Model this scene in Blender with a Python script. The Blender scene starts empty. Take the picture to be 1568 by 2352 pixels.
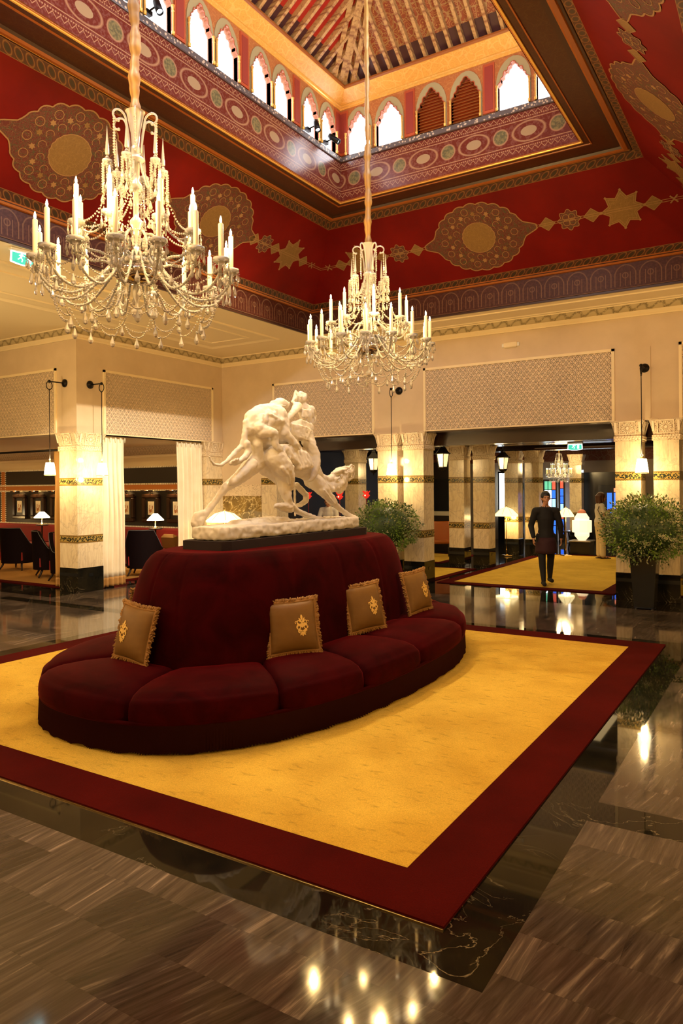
import bpy, math, random
from math import sin, cos, pi, radians as rad, sqrt, atan2, hypot
from mathutils import Vector, Matrix, Quaternion
from mathutils.geometry import tessellate_polygon
from mathutils import noise as mnoise
S = bpy.context.scene
COL = S.collection
random.seed(7)

# ------------------------------------------------------------------ camera
F_PX, YAW, ROLL, CX, CY, EYE = 1660.3, 0.5573, -0.0086, 784.0, 1119.0, 1.9
_r = Vector((cos(YAW), sin(YAW), 0)); _f = Vector((-sin(YAW), cos(YAW), 0)); _u = Vector((0, 0, 1))
_R = _r*cos(ROLL)+_u*sin(ROLL); _U = _u*cos(ROLL)-_r*sin(ROLL)
CAM = Vector((0, 0, EYE))
cd = bpy.data.cameras.new('camera'); cam = bpy.data.objects.new('camera', cd); COL.objects.link(cam)
M = Matrix((_R, _U, -_f)).transposed().to_4x4(); M.translation = CAM
cam.matrix_world = M
cd.sensor_fit = 'VERTICAL'; cd.sensor_height = 36.0; cd.sensor_width = 24.0
cd.lens = F_PX*36/2352; cd.shift_y = -(1176-CY)/2352; cd.clip_end = 200; cd.clip_start = 0.05
S.camera = cam

def ray(x, y): return _R*((x-CX)/F_PX)-_U*((y-CY)/F_PX)+_f
def atz(x, y, z=0.0):
    d = ray(x, y); return CAM+d*((z-EYE)/d.z)
def atx(x, y, X):
    d = ray(x, y); return CAM+d*(X/d.x)
def aty(x, y, Y):
    d = ray(x, y); return CAM+d*(Y/d.y)

# ------------------------------------------------------------------ world, exposure, large lights
w = bpy.data.worlds.new('world'); S.world = w; w.use_nodes = True
w.node_tree.nodes['Background'].inputs[0].default_value = (0.75, 0.85, 1, 1)
w.node_tree.nodes['Background'].inputs[1].default_value = 0.6
S.view_settings.view_transform = 'Standard'; S.view_settings.look = 'None'
S.view_settings.exposure = 0.25; S.view_settings.gamma = 1; S.view_settings.use_curve_mapping = False
S.cycles.use_denoising = True
S.cycles.max_bounces = 7; S.cycles.diffuse_bounces = 4; S.cycles.glossy_bounces = 4
S.cycles.transmission_bounces = 6; S.cycles.transparent_max_bounces = 10
S.cycles.caustics_reflective = False; S.cycles.caustics_refractive = False
S.cycles.sample_clamp_indirect = 6.0

WARM = (1.0, 0.62, 0.22); WARM2 = (1.0, 0.69, 0.30); DAY = (0.80, 0.90, 1.0); HALO = (1.0, 0.80, 0.54)
def light(name, kind, loc, energy, col=WARM, size=0.1, target=None, spot=60, blend=0.6, size_y=None, parent=None):
    d = bpy.data.lights.new(name, kind); d.energy = energy; d.color = col
    if kind == 'AREA':
        d.size = size
        if size_y: d.shape = 'RECTANGLE'; d.size_y = size_y
    else: d.shadow_soft_size = size
    if kind == 'SPOT': d.spot_size = rad(spot); d.spot_blend = blend
    o = bpy.data.objects.new(name, d); COL.objects.link(o); o.location = loc
    if target is not None:
        o.rotation_euler = (Vector(target)-Vector(loc)).to_track_quat('-Z', 'Y').to_euler()
    if parent is not None: o.parent = parent
    return o
# daylight that enters through the lantern windows on the side away from the camera and behind it
for yy in (2.4, 4.9, 7.4):
    light('lantern_daylight', 'AREA', (-2.46, yy, 7.52), 70, DAY, 2.2, (-6.1, yy, 6.7), size_y=0.55)
light('lantern_daylight', 'AREA', (-4.24, 1.46, 7.52), 60, DAY, 3.2, (-4.24, 9.8, 6.6), size_y=0.55)
# fill spots added under the aisle ceilings, with no fitting behind them
AISLE_FILL = [(-9.5, 2.0), (-9.5, 5.2), (-9.5, 8.2), (-9.5, 11.0), (1.2, 10.5), (1.2, 7.5), (1.2, 4.5)]
for x, y in AISLE_FILL:
    light('aisle_fill_spot', 'SPOT', (x, y, 4.84), 95, WARM2, 0.035, (x, y, 0), spot=120, blend=1.0)
# unseen fill points added behind the camera and along the near aisles
for x, y in ((-10.7, 5.0), (-10.7, 2.2), (-10.7, -0.6), (2.2, 3.5), (2.2, 7.5), (2.2, 11.0), (-6.6, -0.9), (-2.0, -0.9)):
    light('off_frame_fill', 'POINT', (x, y, 2.7), 125 if x < -10 else 65, WARM2, 0.06)
# spotlights on the lantern ledge aimed at the carpet, seat and sculpture
SPOTS = [((-5.9, 5.9, 7.25), (-2.4, 5.2, 0), 420, 34), ((-5.9, 6.2, 7.25), (-2.2, 7.6, 0), 420, 34),
         ((-5.9, 9.0, 7.25), (-2.6, 4.2, 0), 330, 34), ((-2.6, 4.0, 7.25), (-6.9, 5.2, 0), 380, 38),
         ((-5.9, 3.0, 7.25), (-3.2, 3.6, 0), 240, 30), ((-4.2, 1.6, 7.25), (-4.45, 6.1, 2.2), 420, 22),
         ((-2.55, 7.6, 7.28), (-11.1, 10.2, 2.3), 3000, 30), ((-2.55, 3.2, 7.28), (-11.1, 9.1, 1.8), 900, 18)]
for l, t, e, a in SPOTS:
    light('ledge_spotlight', 'SPOT', l, e, HALO, 0.06, t, spot=a, blend=0.9)

# ------------------------------------------------------------------ tagging
def link(o, parent=None):
    COL.objects.link(o)
    if parent is not None:
        o.parent = parent; KIDS.setdefault(parent.name, []).append(o)
    return o
def tag(o, label=None, cat=None, group=None, kind=None):
    if label: o['label'] = label
    if cat: o['category'] = cat
    if group: o['group'] = group
    if kind: o['kind'] = kind
    return o
def empty(name, loc=(0, 0, 0), rz=0.0, label=None, cat=None, group=None, kind=None):
    o = bpy.data.objects.new(name, None); COL.objects.link(o)
    o.location = loc; o.rotation_euler = (0, 0, rz); o.empty_display_size = 0.1
    return tag(o, label, cat, group, kind)
KIDS = {}
def kids(o): return [c for c in KIDS.get(o.name, [])]
def copy_tree(o, parent=None):
    c = o.copy(); COL.objects.link(c)
    if parent is not None:
        c.parent = parent; KIDS.setdefault(parent.name, []).append(c)
    for ch in kids(o): copy_tree(ch, c)
    return c

# ------------------------------------------------------------------ mesh builder
class MB:
    def __init__(s): s.v = []; s.f = []; s.m = []; s.mi = 0; s.sm = []; s.smooth = False
    def mat(s, i): s.mi = i; return s
    def _add(s, vs, fs, smooth=None):
        b = len(s.v); s.v += [tuple(p) for p in vs]
        sm = s.smooth if smooth is None else smooth
        for f in fs: s.f.append(tuple(b+i for i in f)); s.m.append(s.mi); s.sm.append(sm)
        return s
    def box(s, c, d, rz=0.0, T=None, bev=0.0):
        x, y, z = d[0]/2, d[1]/2, d[2]/2
        if bev > 0:
            b = min(bev, x*.9, y*.9, z*.9)
            pts = []
            for (zz, k) in ((-z, b), (-z+b, 0), (z-b, 0), (z, b)):
                X, Y = x-k, y-k
                pts.append([(-X, -Y+ (b-k)*0+b*0, zz), (X, -Y, zz), (X, Y, zz), (-X, Y, zz)])
            vs = [p for r in pts for p in r]; fs = [(3, 2, 1, 0), (12, 13, 14, 15)]
            for k in range(3):
                for i in range(4):
                    j = (i+1) % 4; fs.append((k*4+i, k*4+j, k*4+4+j, k*4+4+i))
        else:
            vs = [(-x, -y, -z), (x, -y, -z), (x, y, -z), (-x, y, -z), (-x, -y, z), (x, -y, z), (x, y, z), (-x, y, z)]
            fs = [(3, 2, 1, 0), (4, 5, 6, 7), (0, 1, 5, 4), (1, 2, 6, 5), (2, 3, 7, 6), (3, 0, 4, 7)]
        R_ = Matrix.Rotation(rz, 3, 'Z') if T is None else T
        c = Vector(c)
        return s._add([R_ @ Vector(p)+c for p in vs], fs, False)
    def b2(s, x0, x1, y0, y1, z0, z1, bev=0.0):
        return s.box(((x0+x1)/2, (y0+y1)/2, (z0+z1)/2), (abs(x1-x0), abs(y1-y0), abs(z1-z0)), bev=bev)
    def quad(s, a, b, c, d): return s._add([a, b, c, d], [(0, 1, 2, 3)], False)
    def tube(s, pts, r, n=8, cap=True, closed=False, smooth=True):
        pts = [Vector(p) for p in pts]; N = len(pts)
        rs = r if isinstance(r, (list, tuple)) else [r]*N
        vs = []; fs = []; prev = None
        for i, p in enumerate(pts):
            if closed: t = pts[(i+1) % N]-pts[i-1]
            else: t = pts[min(i+1, N-1)]-pts[max(i-1, 0)]
            if t.length < 1e-9: t = Vector((0, 0, 1))
            t.normalize()
            if prev is None:
                a = Vector((0, 0, 1)) if abs(t.z) < .9 else Vector((1, 0, 0))
                nrm = t.cross(a).normalized()
            else:
                nrm = (prev-t*prev.dot(t))
                nrm = nrm.normalized() if nrm.length > 1e-6 else t.orthogonal().normalized()
            prev = nrm; bn = t.cross(nrm)
            for k in range(n):
                a = 2*pi*k/n; vs.append(p+(nrm*cos(a)+bn*sin(a))*rs[i])
        M_ = N if closed else N-1
        for i in range(M_):
            for k in range(n):
                a = i*n+k; b = i*n+(k+1) % n; j = ((i+1) % N)*n
                fs.append((a, b, j+(k+1) % n, j+k))
        if cap and not closed:
            fs.append(tuple(range(n-1, -1, -1))); fs.append(tuple((N-1)*n+k for k in range(n)))
        return s._add(vs, fs, smooth)
    def lathe(s, prof, c=(0, 0, 0), n=24, smooth=True, T=None, arc=2*pi, sx=1.0, sy=1.0):
        c = Vector(c); vs = []; fs = []; N = len(prof); full = abs(arc-2*pi) < 1e-6; nn = n if full else n+1
        for (r, z) in prof:
            for k in range(nn):
                a = arc*k/n; p = Vector((r*cos(a)*sx, r*sin(a)*sy, z)); vs.append((T @ p if T is not None else p)+c)
        for i in range(N-1):
            for k in range(n):
                k2 = (k+1) % nn; fs.append((i*nn+k, i*nn+k2, (i+1)*nn+k2, (i+1)*nn+k))
        return s._add(vs, fs, smooth)
    def ball(s, c, r, n=10, m=6, sc=(1, 1, 1), smooth=True, T=None):
        prof = [(max(1e-4, sin(pi*i/m)), -cos(pi*i/m)) for i in range(m+1)]
        c = Vector(c); vs = []; fs = []
        for (a, z) in prof:
            for k in range(n):
                t = 2*pi*k/n; p = Vector((a*cos(t)*r*sc[0], a*sin(t)*r*sc[1], z*r*sc[2]))
                vs.append((T @ p if T is not None else p)+c)
        for i in range(m):
            for k in range(n): fs.append((i*n+k, i*n+(k+1) % n, (i+1)*n+(k+1) % n, (i+1)*n+k))
        return s._add(vs, fs, smooth)
    def octa(s, c, r, rz=None):
        c = Vector(c); z = r if rz is None else rz
        vs = [c+Vector(p) for p in ((r, 0, 0), (0, r, 0), (-r, 0, 0), (0, -r, 0), (0, 0, z), (0, 0, -z))]
        return s._add(vs, [(0, 1, 4), (1, 2, 4), (2, 3, 4), (3, 0, 4), (1, 0, 5), (2, 1, 5), (3, 2, 5), (0, 3, 5)], False)
    def cap(s, a, b, ra, rb, n=14):       # tapered capsule with round ends
        a, b = Vector(a), Vector(b); d = b-a; L = d.length
        if L < 1e-5: return s.ball(a, max(ra, rb), n, 8)
        pts = []; rs = []
        dn = d/L
        for k in range(5, 0, -1): t = k/5*pi/2*.98; pts.append(a-dn*ra*sin(t)); rs.append(ra*cos(t))
        pts.append(a); rs.append(ra); pts.append(b); rs.append(rb)
        for k in range(1, 6): t = k/5*pi/2*.98; pts.append(b+dn*rb*sin(t)); rs.append(rb*cos(t))
        return s.tube(pts, rs, n)
    def chain(s, L, n=14):                # list of (point, radius)
        for (p, r), (q, t) in zip(L, L[1:]): s.cap(p, q, r, t, n)
        return s
    def prism(s, poly, h0, h1, fn=None):  # 2D polygon extruded; fn maps (u, v, h) to a point
        fn = fn or (lambda u, v, h: (u, v, h))
        n = len(poly); vs = [fn(u, v, h0) for u, v in poly]+[fn(u, v, h1) for u, v in poly]
        tri = tessellate_polygon([[Vector((u, v, 0)) for u, v in poly]])
        fs = [tuple(t) for t in tri]+[tuple(i+n for i in reversed(t)) for t in tri]
        fs += [(i, (i+1) % n, n+(i+1) % n, n+i) for i in range(n)]
        return s._add(vs, fs, False)
    def plate(s, outer, holes, h0, h1, fn):
        loops = [outer]+holes; flat = [p for l in loops for p in l]; n = len(flat)
        tri = tessellate_polygon([[Vector((u, v, 0)) for u, v in l] for l in loops])
        vs = [fn(u, v, h0) for u, v in flat]+[fn(u, v, h1) for u, v in flat]
        fs = [tuple(t) for t in tri]+[tuple(i+n for i in reversed(t)) for t in tri]
        b = 0
        for l in loops:
            m = len(l); fs += [(b+i, b+(i+1) % m, n+b+(i+1) % m, n+b+i) for i in range(m)]; b += m
        return s._add(vs, fs, False)
    def grid(s, fn, nu, nv, smooth=True, cu=False, cv=False):
        vs = [fn(i/nu, j/nv) for i in range(nu+(0 if cu else 1)) for j in range(nv+(0 if cv else 1))]
        W = nv+(0 if cv else 1); H = nu+(0 if cu else 1); fs = []
        for i in range(nu):
            for j in range(nv):
                i2 = (i+1) % H; j2 = (j+1) % W
                fs.append((i*W+j, i2*W+j, i2*W+j2, i*W+j2))
        return s._add(vs, fs, smooth)
    def build(s, name, mats, parent=None, loc=None, fix=True):
        me = bpy.data.meshes.new(name); me.from_pydata(s.v, [], s.f)
        for m in (mats if isinstance(mats, (list, tuple)) else [mats]): me.materials.append(m)
        me.polygons.foreach_set('material_index', s.m); me.polygons.foreach_set('use_smooth', s.sm)
        me.update()
        if fix:
            import bmesh
            bm = bmesh.new(); bm.from_mesh(me); bmesh.ops.recalc_face_normals(bm, faces=bm.faces); bm.to_mesh(me); bm.free()
        o = bpy.data.objects.new(name, me); link(o, parent)
        if loc is not None: o.location = loc
        return o
def st(o): o['kind'] = 'structure'; return o

def sweep(path, prof, closed=False, inward=1):
    """profile stations (offset, z) carried along a horizontal polyline, mitred"""
    P = [Vector((x, y)) for x, y in path]; n = len(P); out = []
    for i in range(n):
        a = P[i]-P[i-1] if (i > 0 or closed) else P[i+1]-P[i]
        b = P[(i+1) % n]-P[i] if (i < n-1 or closed) else a
        a.normalize(); b.normalize()
        na = Vector((a.y, -a.x))*inward; nb = Vector((b.y, -b.x))*inward
        m = (na+nb); m = m/(m.dot(na))
        out.append([(P[i].x+m.x*o, P[i].y+m.y*o, z) for o, z in prof])
    return out
def sweep_mb(mb, path, prof, closed=False, inward=1, mats=None):
    R_ = sweep(path, prof, closed, inward); n = len(R_)
    for i in range(n if closed else n-1):
        A, B = R_[i], R_[(i+1) % n]
        for k in range(len(prof)-1):
            if mats: mb.mat(mats[k])
            mb.quad(A[k], B[k], B[k+1], A[k+1])
    return mb
# ------------------------------------------------------------------ materials
class G:
    def __init__(s, name):
        s.m = bpy.data.materials.new(name); s.m.use_nodes = True; s.nt = s.m.node_tree; s.b = s.nt.nodes['Principled BSDF']
        s._tc = None
    def n(s, t, **k):
        x = s.nt.nodes.new(t)
        for a, v in k.items(): setattr(x, a, v)
        return x
    def tc(s, which='Object'):
        if s._tc is None: s._tc = s.n('ShaderNodeTexCoord')
        return s._tc.outputs[which]
    def l(s, a, b): s.nt.links.new(a, b)
    def put(s, sock, v):
        if hasattr(v, 'is_output') or isinstance(v, bpy.types.NodeSocket): s.l(v, sock)
        else: sock.default_value = v
    def M(s, op, a, b=None, c=None, clamp=False):
        x = s.n('ShaderNodeMath', operation=op, use_clamp=clamp); s.put(x.inputs[0], a)
        if b is not None: s.put(x.inputs[1], b)
        if c is not None: s.put(x.inputs[2], c)
        return x.outputs[0]
    def xyz(s, v=None):
        x = s.n('ShaderNodeSeparateXYZ'); s.l(v or s.tc(), x.inputs[0]); return x.outputs
    def comb(s, a, b, c):
        x = s.n('ShaderNodeCombineXYZ')
        for i, q in enumerate((a, b, c)): s.put(x.inputs[i], q)
        return x.outputs[0]
    def noise(s, v=None, scale=5, detail=4, rough=.55, dist=0):
        x = s.n('ShaderNodeTexNoise'); s.l(v or s.tc(), x.inputs['Vector']); x.inputs['Scale'].default_value = scale
        x.inputs['Detail'].default_value = detail; x.inputs['Roughness'].default_value = rough; x.inputs['Distortion'].default_value = dist
        return x.outputs['Fac']
    def vor(s, v=None, scale=5, feat='F1', out='Distance'):
        x = s.n('ShaderNodeTexVoronoi', feature=feat); s.l(v or s.tc(), x.inputs['Vector']); x.inputs['Scale'].default_value = scale
        return x.outputs[out]
    def ramp(s, f, stops, interp='LINEAR'):
        x = s.n('ShaderNodeValToRGB'); s.put(x.inputs[0], f); e = x.color_ramp.elements; x.color_ramp.interpolation = interp
        while len(e) < len(stops): e.new(0.5)
        for q, (p, c) in zip(e, stops):
            q.position = p; q.color = (*c, 1) if len(c) == 3 else c
        return x.outputs[0]
    def mix(s, f, a, b, bt='MIX'):
        x = s.n('ShaderNodeMix', data_type='RGBA', blend_type=bt); s.put(x.inputs[0], f)
        for i, q in ((6, a), (7, b)):
            if isinstance(q, tuple): q = (*q, 1) if len(q) == 3 else q
            s.put(x.inputs[i], q)
        return x.outputs[2]
    def bump(s, h, strength=.3, dist=.01):
        x = s.n('ShaderNodeBump'); x.inputs['Strength'].default_value = strength; x.inputs['Distance'].default_value = dist
        s.l(h, x.inputs['Height']); s.l(x.outputs[0], s.b.inputs['Normal'])
    def set(s, col=None, rough=None, metal=None, **k):
        if col is not None:
            if isinstance(col, tuple): col = (*col, 1) if len(col) == 3 else col
            s.put(s.b.inputs['Base Color'], col)
        if rough is not None: s.put(s.b.inputs['Roughness'], rough)
        if metal is not None: s.b.inputs['Metallic'].default_value = metal
        for a, v in k.items(): s.put(s.b.inputs[a.replace('_', ' ')], v)
        return s.m
    # helpers: u runs along an axis-aligned wall (x+y), v = z
    def uv(s):
        o = s.xyz(); return s.M('ADD', o[0], o[1]), o[2]
    def fr(s, a, p, off=0.0):
        return s.M('FRACT', s.M('ADD', s.M('DIVIDE', a, p), off))
    def ring(s, du, dv, a, b, wd, soft=.25):       # 1 on an elliptical line of half-axes a, b
        r = s.M('SQRT', s.M('ADD', s.M('POWER', s.M('DIVIDE', du, a), 2.0), s.M('POWER', s.M('DIVIDE', dv, b), 2.0)))
        d = s.M('ABSOLUTE', s.M('SUBTRACT', r, 1.0)); return s.M('SUBTRACT', 1.0, s.M('DIVIDE', d, wd), clamp=True), r
    def scales(s, pu, pv, inner=True, wd=.10, uv=None):
        u, v = uv or s.uv(); out = None
        for k in (0, 1):
            row = s.M('DIVIDE', v, pv*2); fv = s.M('MULTIPLY', s.M('FRACT', s.M('ADD', row, .5*k)), 2.0)
            fu = s.M('SUBTRACT', s.fr(u, pu, .5*k), .5)
            a, r = s.ring(fu, s.M('SUBTRACT', fv, .45), .5, .95, wd)
            if inner:
                b, _ = s.ring(fu, s.M('SUBTRACT', fv, .45), .24, .5, wd*1.3); a = s.M('MAXIMUM', a, b)
            out = a if out is None else s.M('MAXIMUM', out, a)
        return out

def plain(name, col, rough=.5, metal=0.0, **k):
    g = G(name); return g.set(col, rough, metal, **k)
def emis(name, col, strength, base=(.8, .8, .8)):
    g = G(name); g.set(base, .6); g.b.inputs['Emission Color'].default_value = (*col, 1); g.b.inputs['Emission Strength'].default_value = strength
    return g.m
MT = {}
# plaster
g = G('plaster'); n_ = g.noise(scale=2.2, detail=6); MT['plaster'] = g.set(g.ramp(n_, [(.3, (.62, .49, .33)), (.7, (.70, .56, .39))]), .75); g.bump(g.noise(scale=90), .08, .004)
MT['cream'] = plain('cream_paint', (.88, .74, .48), .6)
# carved stucco panels
g = G('carved_stucco'); h = g.scales(.105, .062); g.bump(h, 1.0, .015)
MT['stucco'] = g.set(g.mix(h, (.70, .54, .38), (.97, .84, .66)), .7)  # recess shade painted into the colour: ground darker than the raised lines
g = G('crown_frieze'); u, v = g.uv(); a, _ = g.ring(g.M('SUBTRACT', g.fr(u, .26), .5), g.M('SUBTRACT', v, 4.71), .40, .13, .22); b, _ = g.ring(g.M('SUBTRACT', g.fr(u, .26, .5), .5), g.M('SUBTRACT', v, 4.90), .36, .13, .22)
a = g.M('MAXIMUM', a, b); a = g.M('MULTIPLY', a, g.M('GREATER_THAN', g.noise(scale=60, detail=1), .42)); MT['crown'] = g.set(g.mix(a, (.52, .42, .24), (.22, .17, .08)), .7); g.bump(a, .5, .01)
# carved capital stone
g = G('carved_capital'); h = g.vor(scale=42); h2 = g.ramp(h, [(.12, (0, 0, 0)), (.4, (1, 1, 1))]); MT['capital'] = g.set(g.mix(h2, (.34, .23, .13), (.70, .56, .38)), .65); g.bump(h2, .7, .010)  # hollows of the carving get their shade from a darker colour
MT['capital_plain'] = plain('capital_stone', (.88, .76, .57), .6)
# cream marble
g = G('cream_marble'); v1 = g.noise(scale=1.6, detail=6, dist=2.2); vein = g.M('ABSOLUTE', g.M('SUBTRACT', v1, .5))
mp = g.n('ShaderNodeMapping'); g.l(g.tc(), mp.inputs[0]); mp.inputs['Rotation'].default_value = (.9, .6, .3); mp.inputs['Scale'].default_value = (6, 6, 1.2)
sp = g.noise(mp.outputs[0], 5, 5); c = g.ramp(sp, [(.35, (.66, .53, .34)), (.6, (.78, .66, .45))])
MT['marble'] = g.set(g.mix(g.ramp(vein, [(0, (.5, .5, .5)), (.025, (0, 0, 0))]), c, (.42, .33, .24)), .13)
g = G('black_marble'); v1 = g.noise(scale=1.1, detail=8, dist=3.0); vein = g.M('ABSOLUTE', g.M('SUBTRACT', v1, .5))
v2 = g.noise(scale=.9, detail=2); msk = g.M('MULTIPLY', g.ramp(vein, [(0, (1, 1, 1)), (.0045, (0, 0, 0))]), g.ramp(v2, [(.5, (0, 0, 0)), (.6, (1, 1, 1))]))
MT['black'] = g.set(g.mix(msk, g.ramp(g.noise(scale=3, detail=5), [(.35, (.006, .006, .005)), (.7, (.020, .017, .010))]), (.28, .23, .15)), .03, Specular_IOR_Level=.22)
g = G('gold_black_marble'); v1 = g.noise(scale=2.2, detail=8, dist=3.0); vein = g.M('ABSOLUTE', g.M('SUBTRACT', v1, .5))
MT['portoro'] = g.set(g.mix(g.ramp(vein, [(0, (1, 1, 1)), (.03, (0, 0, 0))]), g.ramp(g.noise(scale=4), [(.3, (.10, .06, .015)), (.7, (.30, .19, .05))]), (.75, .58, .28)), .12)
# brown striated floor tiles
g = G('floor_marble'); o = g.xyz(); X, Y = o[0], o[1]
row = g.M('FLOOR', g.M('DIVIDE', Y, .30)); xs = g.M('ADD', g.M('DIVIDE', X, .60), g.M('MULTIPLY', row, .5)); cell = g.M('FLOOR', xs)
wn = g.n('ShaderNodeTexWhiteNoise', noise_dimensions='2D'); g.l(g.comb(cell, row, 0.0), wn.inputs['Vector']); rnd = wn.outputs['Value']
ang = g.M('ADD', 1.45, g.M('MULTIPLY', g.M('SUBTRACT', rnd, .5), .55))
ca, sa = g.M('COSINE', ang), g.M('SINE', ang)
U_ = g.M('ADD', g.M('MULTIPLY', X, ca), g.M('MULTIPLY', Y, sa)); V_ = g.M('SUBTRACT', g.M('MULTIPLY', Y, ca), g.M('MULTIPLY', X, sa))
sv = g.comb(g.M('MULTIPLY', U_, 1.1), g.M('MULTIPLY', V_, 17.0), g.M('MULTIPLY', rnd, 9.0))
s1 = g.noise(sv, 1.6, 7, .62, .5); c = g.ramp(s1, [(.30, (.036, .027, .023)), (.48, (.068, .052, .044)), (.60, (.105, .082, .070)), (.72, (.27, .215, .18))])
ht = g.M('ADD', .62, g.M('MULTIPLY', rnd, .62)); c = g.mix(1.0, c, g.comb(ht, ht, ht), 'MULTIPLY')
jx = g.M('FRACT', xs); jy = g.M('FRACT', g.M('DIVIDE', Y, .30)); j = g.M('MAXIMUM', g.M('LESS_THAN', jx, .004), g.M('LESS_THAN', jy, .007))
MT['floor'] = g.set(g.mix(g.M('MULTIPLY', j, .3), c, (.03, .022, .016)), g.ramp(g.noise(scale=30), [(.3, (.05, .05, .05)), (.7, (.085, .085, .085))]))
g = G('lounge_stone'); MT['floor2'] = g.set(g.ramp(g.noise(scale=8, detail=5), [(.3, (.02, .016, .012)), (.7, (.05, .04, .03))]), .1)
# carpets
def carpet(name, a, b, spots=True, rough=.95):
    g = G(name); n1 = g.noise(scale=1.6, detail=5); mp = g.n('ShaderNodeMapping'); g.l(g.tc(), mp.inputs[0]); mp.inputs['Rotation'].default_value = (0, 0, .5); mp.inputs['Scale'].default_value = (5, 13, 5)
    c = g.ramp(n1, [(.3, a), (.7, b)])
    if spots:
        s_ = g.ramp(g.noise(mp.outputs[0], 1.6, 3), [(.58, (0, 0, 0)), (.72, (.55, .55, .55))]); c = g.mix(s_, c, tuple(q*.62 for q in a))
    g.bump(g.noise(scale=260, detail=2), .7, .006)
    fz = g.ramp(g.noise(scale=160, detail=2), [(.3, (.8, .8, .8)), (.7, (1.1, 1.1, 1.1))]); c = g.mix(1.0, c, fz, 'MULTIPLY')
    return g.set(c, rough, Specular_IOR_Level=.05)
MT['yellow'] = carpet('yellow_carpet', (.66, .41, .055), (.84, .56, .085))
MT['burg'] = carpet('burgundy_carpet', (.055, .0022, .0016), (.085, .0035, .0025), False)
MT['tan'] = carpet('tan_carpet', (.42, .22, .06), (.50, .27, .08), False)
# velvet
g = G('burgundy_velvet'); n1 = g.noise(scale=3.5, detail=5, dist=.6); lw = g.n('ShaderNodeLayerWeight'); lw.inputs['Blend'].default_value = .35
c = g.ramp(n1, [(.3, (.018, .0003, .0006)), (.7, (.044, .0008, .0016))]); MT['velvet'] = g.set(c, .8, Sheen_Weight=.20, Sheen_Roughness=.30); g.b.inputs['Sheen Tint'].default_value = (.80, .03, .06, 1); g.b.inputs['Specular IOR Level'].default_value = .04; g.bump(g.noise(scale=120), .15, .003)
MT['fringe'] = plain('burgundy_fringe', (.020, .0006, .0010), .6, Specular_IOR_Level=.12)
MT['darkvelvet'] = plain('dark_velvet', (.012, .002, .003), .85)
MT['redvelvet'] = plain('red_upholstery', (.22, .004, .003), .75, Sheen_Weight=.1)
MT['navy'] = plain('dark_blue_velvet', (.006, .002, .003), .8, Specular_IOR_Level=.1)
MT['piping'] = plain('silver_piping', (.12, .13, .15), .5)
MT['orangeleather'] = plain('orange_leather', (.45, .12, .02), .4)
# timber and painted ornament
def ornament(name, ground, c1, c2, scale=9, amt=.5, rough=.6, line=.06):
    g = G(name); wv = g.n('ShaderNodeTexNoise'); g.l(g.tc(), wv.inputs['Vector']); wv.inputs['Scale'].default_value = scale*.45; wv.inputs['Detail'].default_value = 2
    mxv = g.n('ShaderNodeVectorMath', operation='MULTIPLY_ADD'); g.l(wv.outputs['Color'], mxv.inputs[0]); mxv.inputs[1].default_value = (.25, .25, .25); g.l(g.tc(), mxv.inputs[2])
    d = g.vor(mxv.outputs[0], scale, 'DISTANCE_TO_EDGE'); d2 = g.vor(mxv.outputs[0], scale*1.9, 'F1')
    sw = g.M('ABSOLUTE', g.M('SUBTRACT', g.M('FRACT', g.M('MULTIPLY', d2, 3.2)), .5)); l1 = g.ramp(sw, [(.36, (0, 0, 0)), (.42, (1, 1, 1))]); l2 = g.ramp(d, [(line*.5, (1, 1, 1)), (line, (0, 0, 0))])
    c = g.mix(g.M('MULTIPLY', l1, amt), ground, c1); c = g.mix(g.M('MULTIPLY', l2, amt), c, c2)
    return g, c
g, c = ornament('brown_painted_wood', (.050, .013, .004), (.11, .036, .010), (.09, .045, .015), 10, .35); MT['soffit'] = g.set(c, .32)
g, c = ornament('medallion_paint', (.095, .010, .003), (.17, .09, .03), (.055, .05, .012), 13, .8); MT['medallion'] = g.set(c, .7)
g, c = ornament('medallion_gold', (.20, .10, .018), (.12, .06, .012), (.26, .14, .035), 16, .5); MT['medgold'] = g.set(c, .6)
MT['medline'] = plain('tan_line_paint', (.30, .155, .048), .6)
g = G('red_cove_paint'); MT['redcove'] = g.set(g.ramp(g.noise(scale=1.3, detail=4), [(.3, (.105, .0014, .0005)), (.7, (.165, .004, .001))]), .62, Specular_IOR_Level=.15)
# ornament bands with oval chain
def ovals(name, ground, linec, fill, z0, z1, p):
    g = G(name); u, v = g.uv(); fv = g.M('DIVIDE', g.M('SUBTRACT', v, z0), z1-z0)
    a, r = g.ring(g.M('SUBTRACT', g.fr(u, p), .5), g.M('SUBTRACT', fv, .5), .36, .40, .20); inn = g.M('LESS_THAN', r, .62)
    ed = g.M('GREATER_THAN', g.M('ABSOLUTE', g.M('SUBTRACT', fv, .5)), .455)
    c = g.mix(inn, ground, fill); c = g.mix(g.M('MAXIMUM', a, ed), c, linec); return g.set(c, .6)
BAND = ((.065, .018, .005), (.24, .105, .028), (.035, .02, .007))
MT['band_low'] = ovals('oval_band_low', *BAND, 5.33, 5.42, .13); MT['band_high'] = ovals('oval_band_high', *BAND, 6.36, 6.44, .13)
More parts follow.
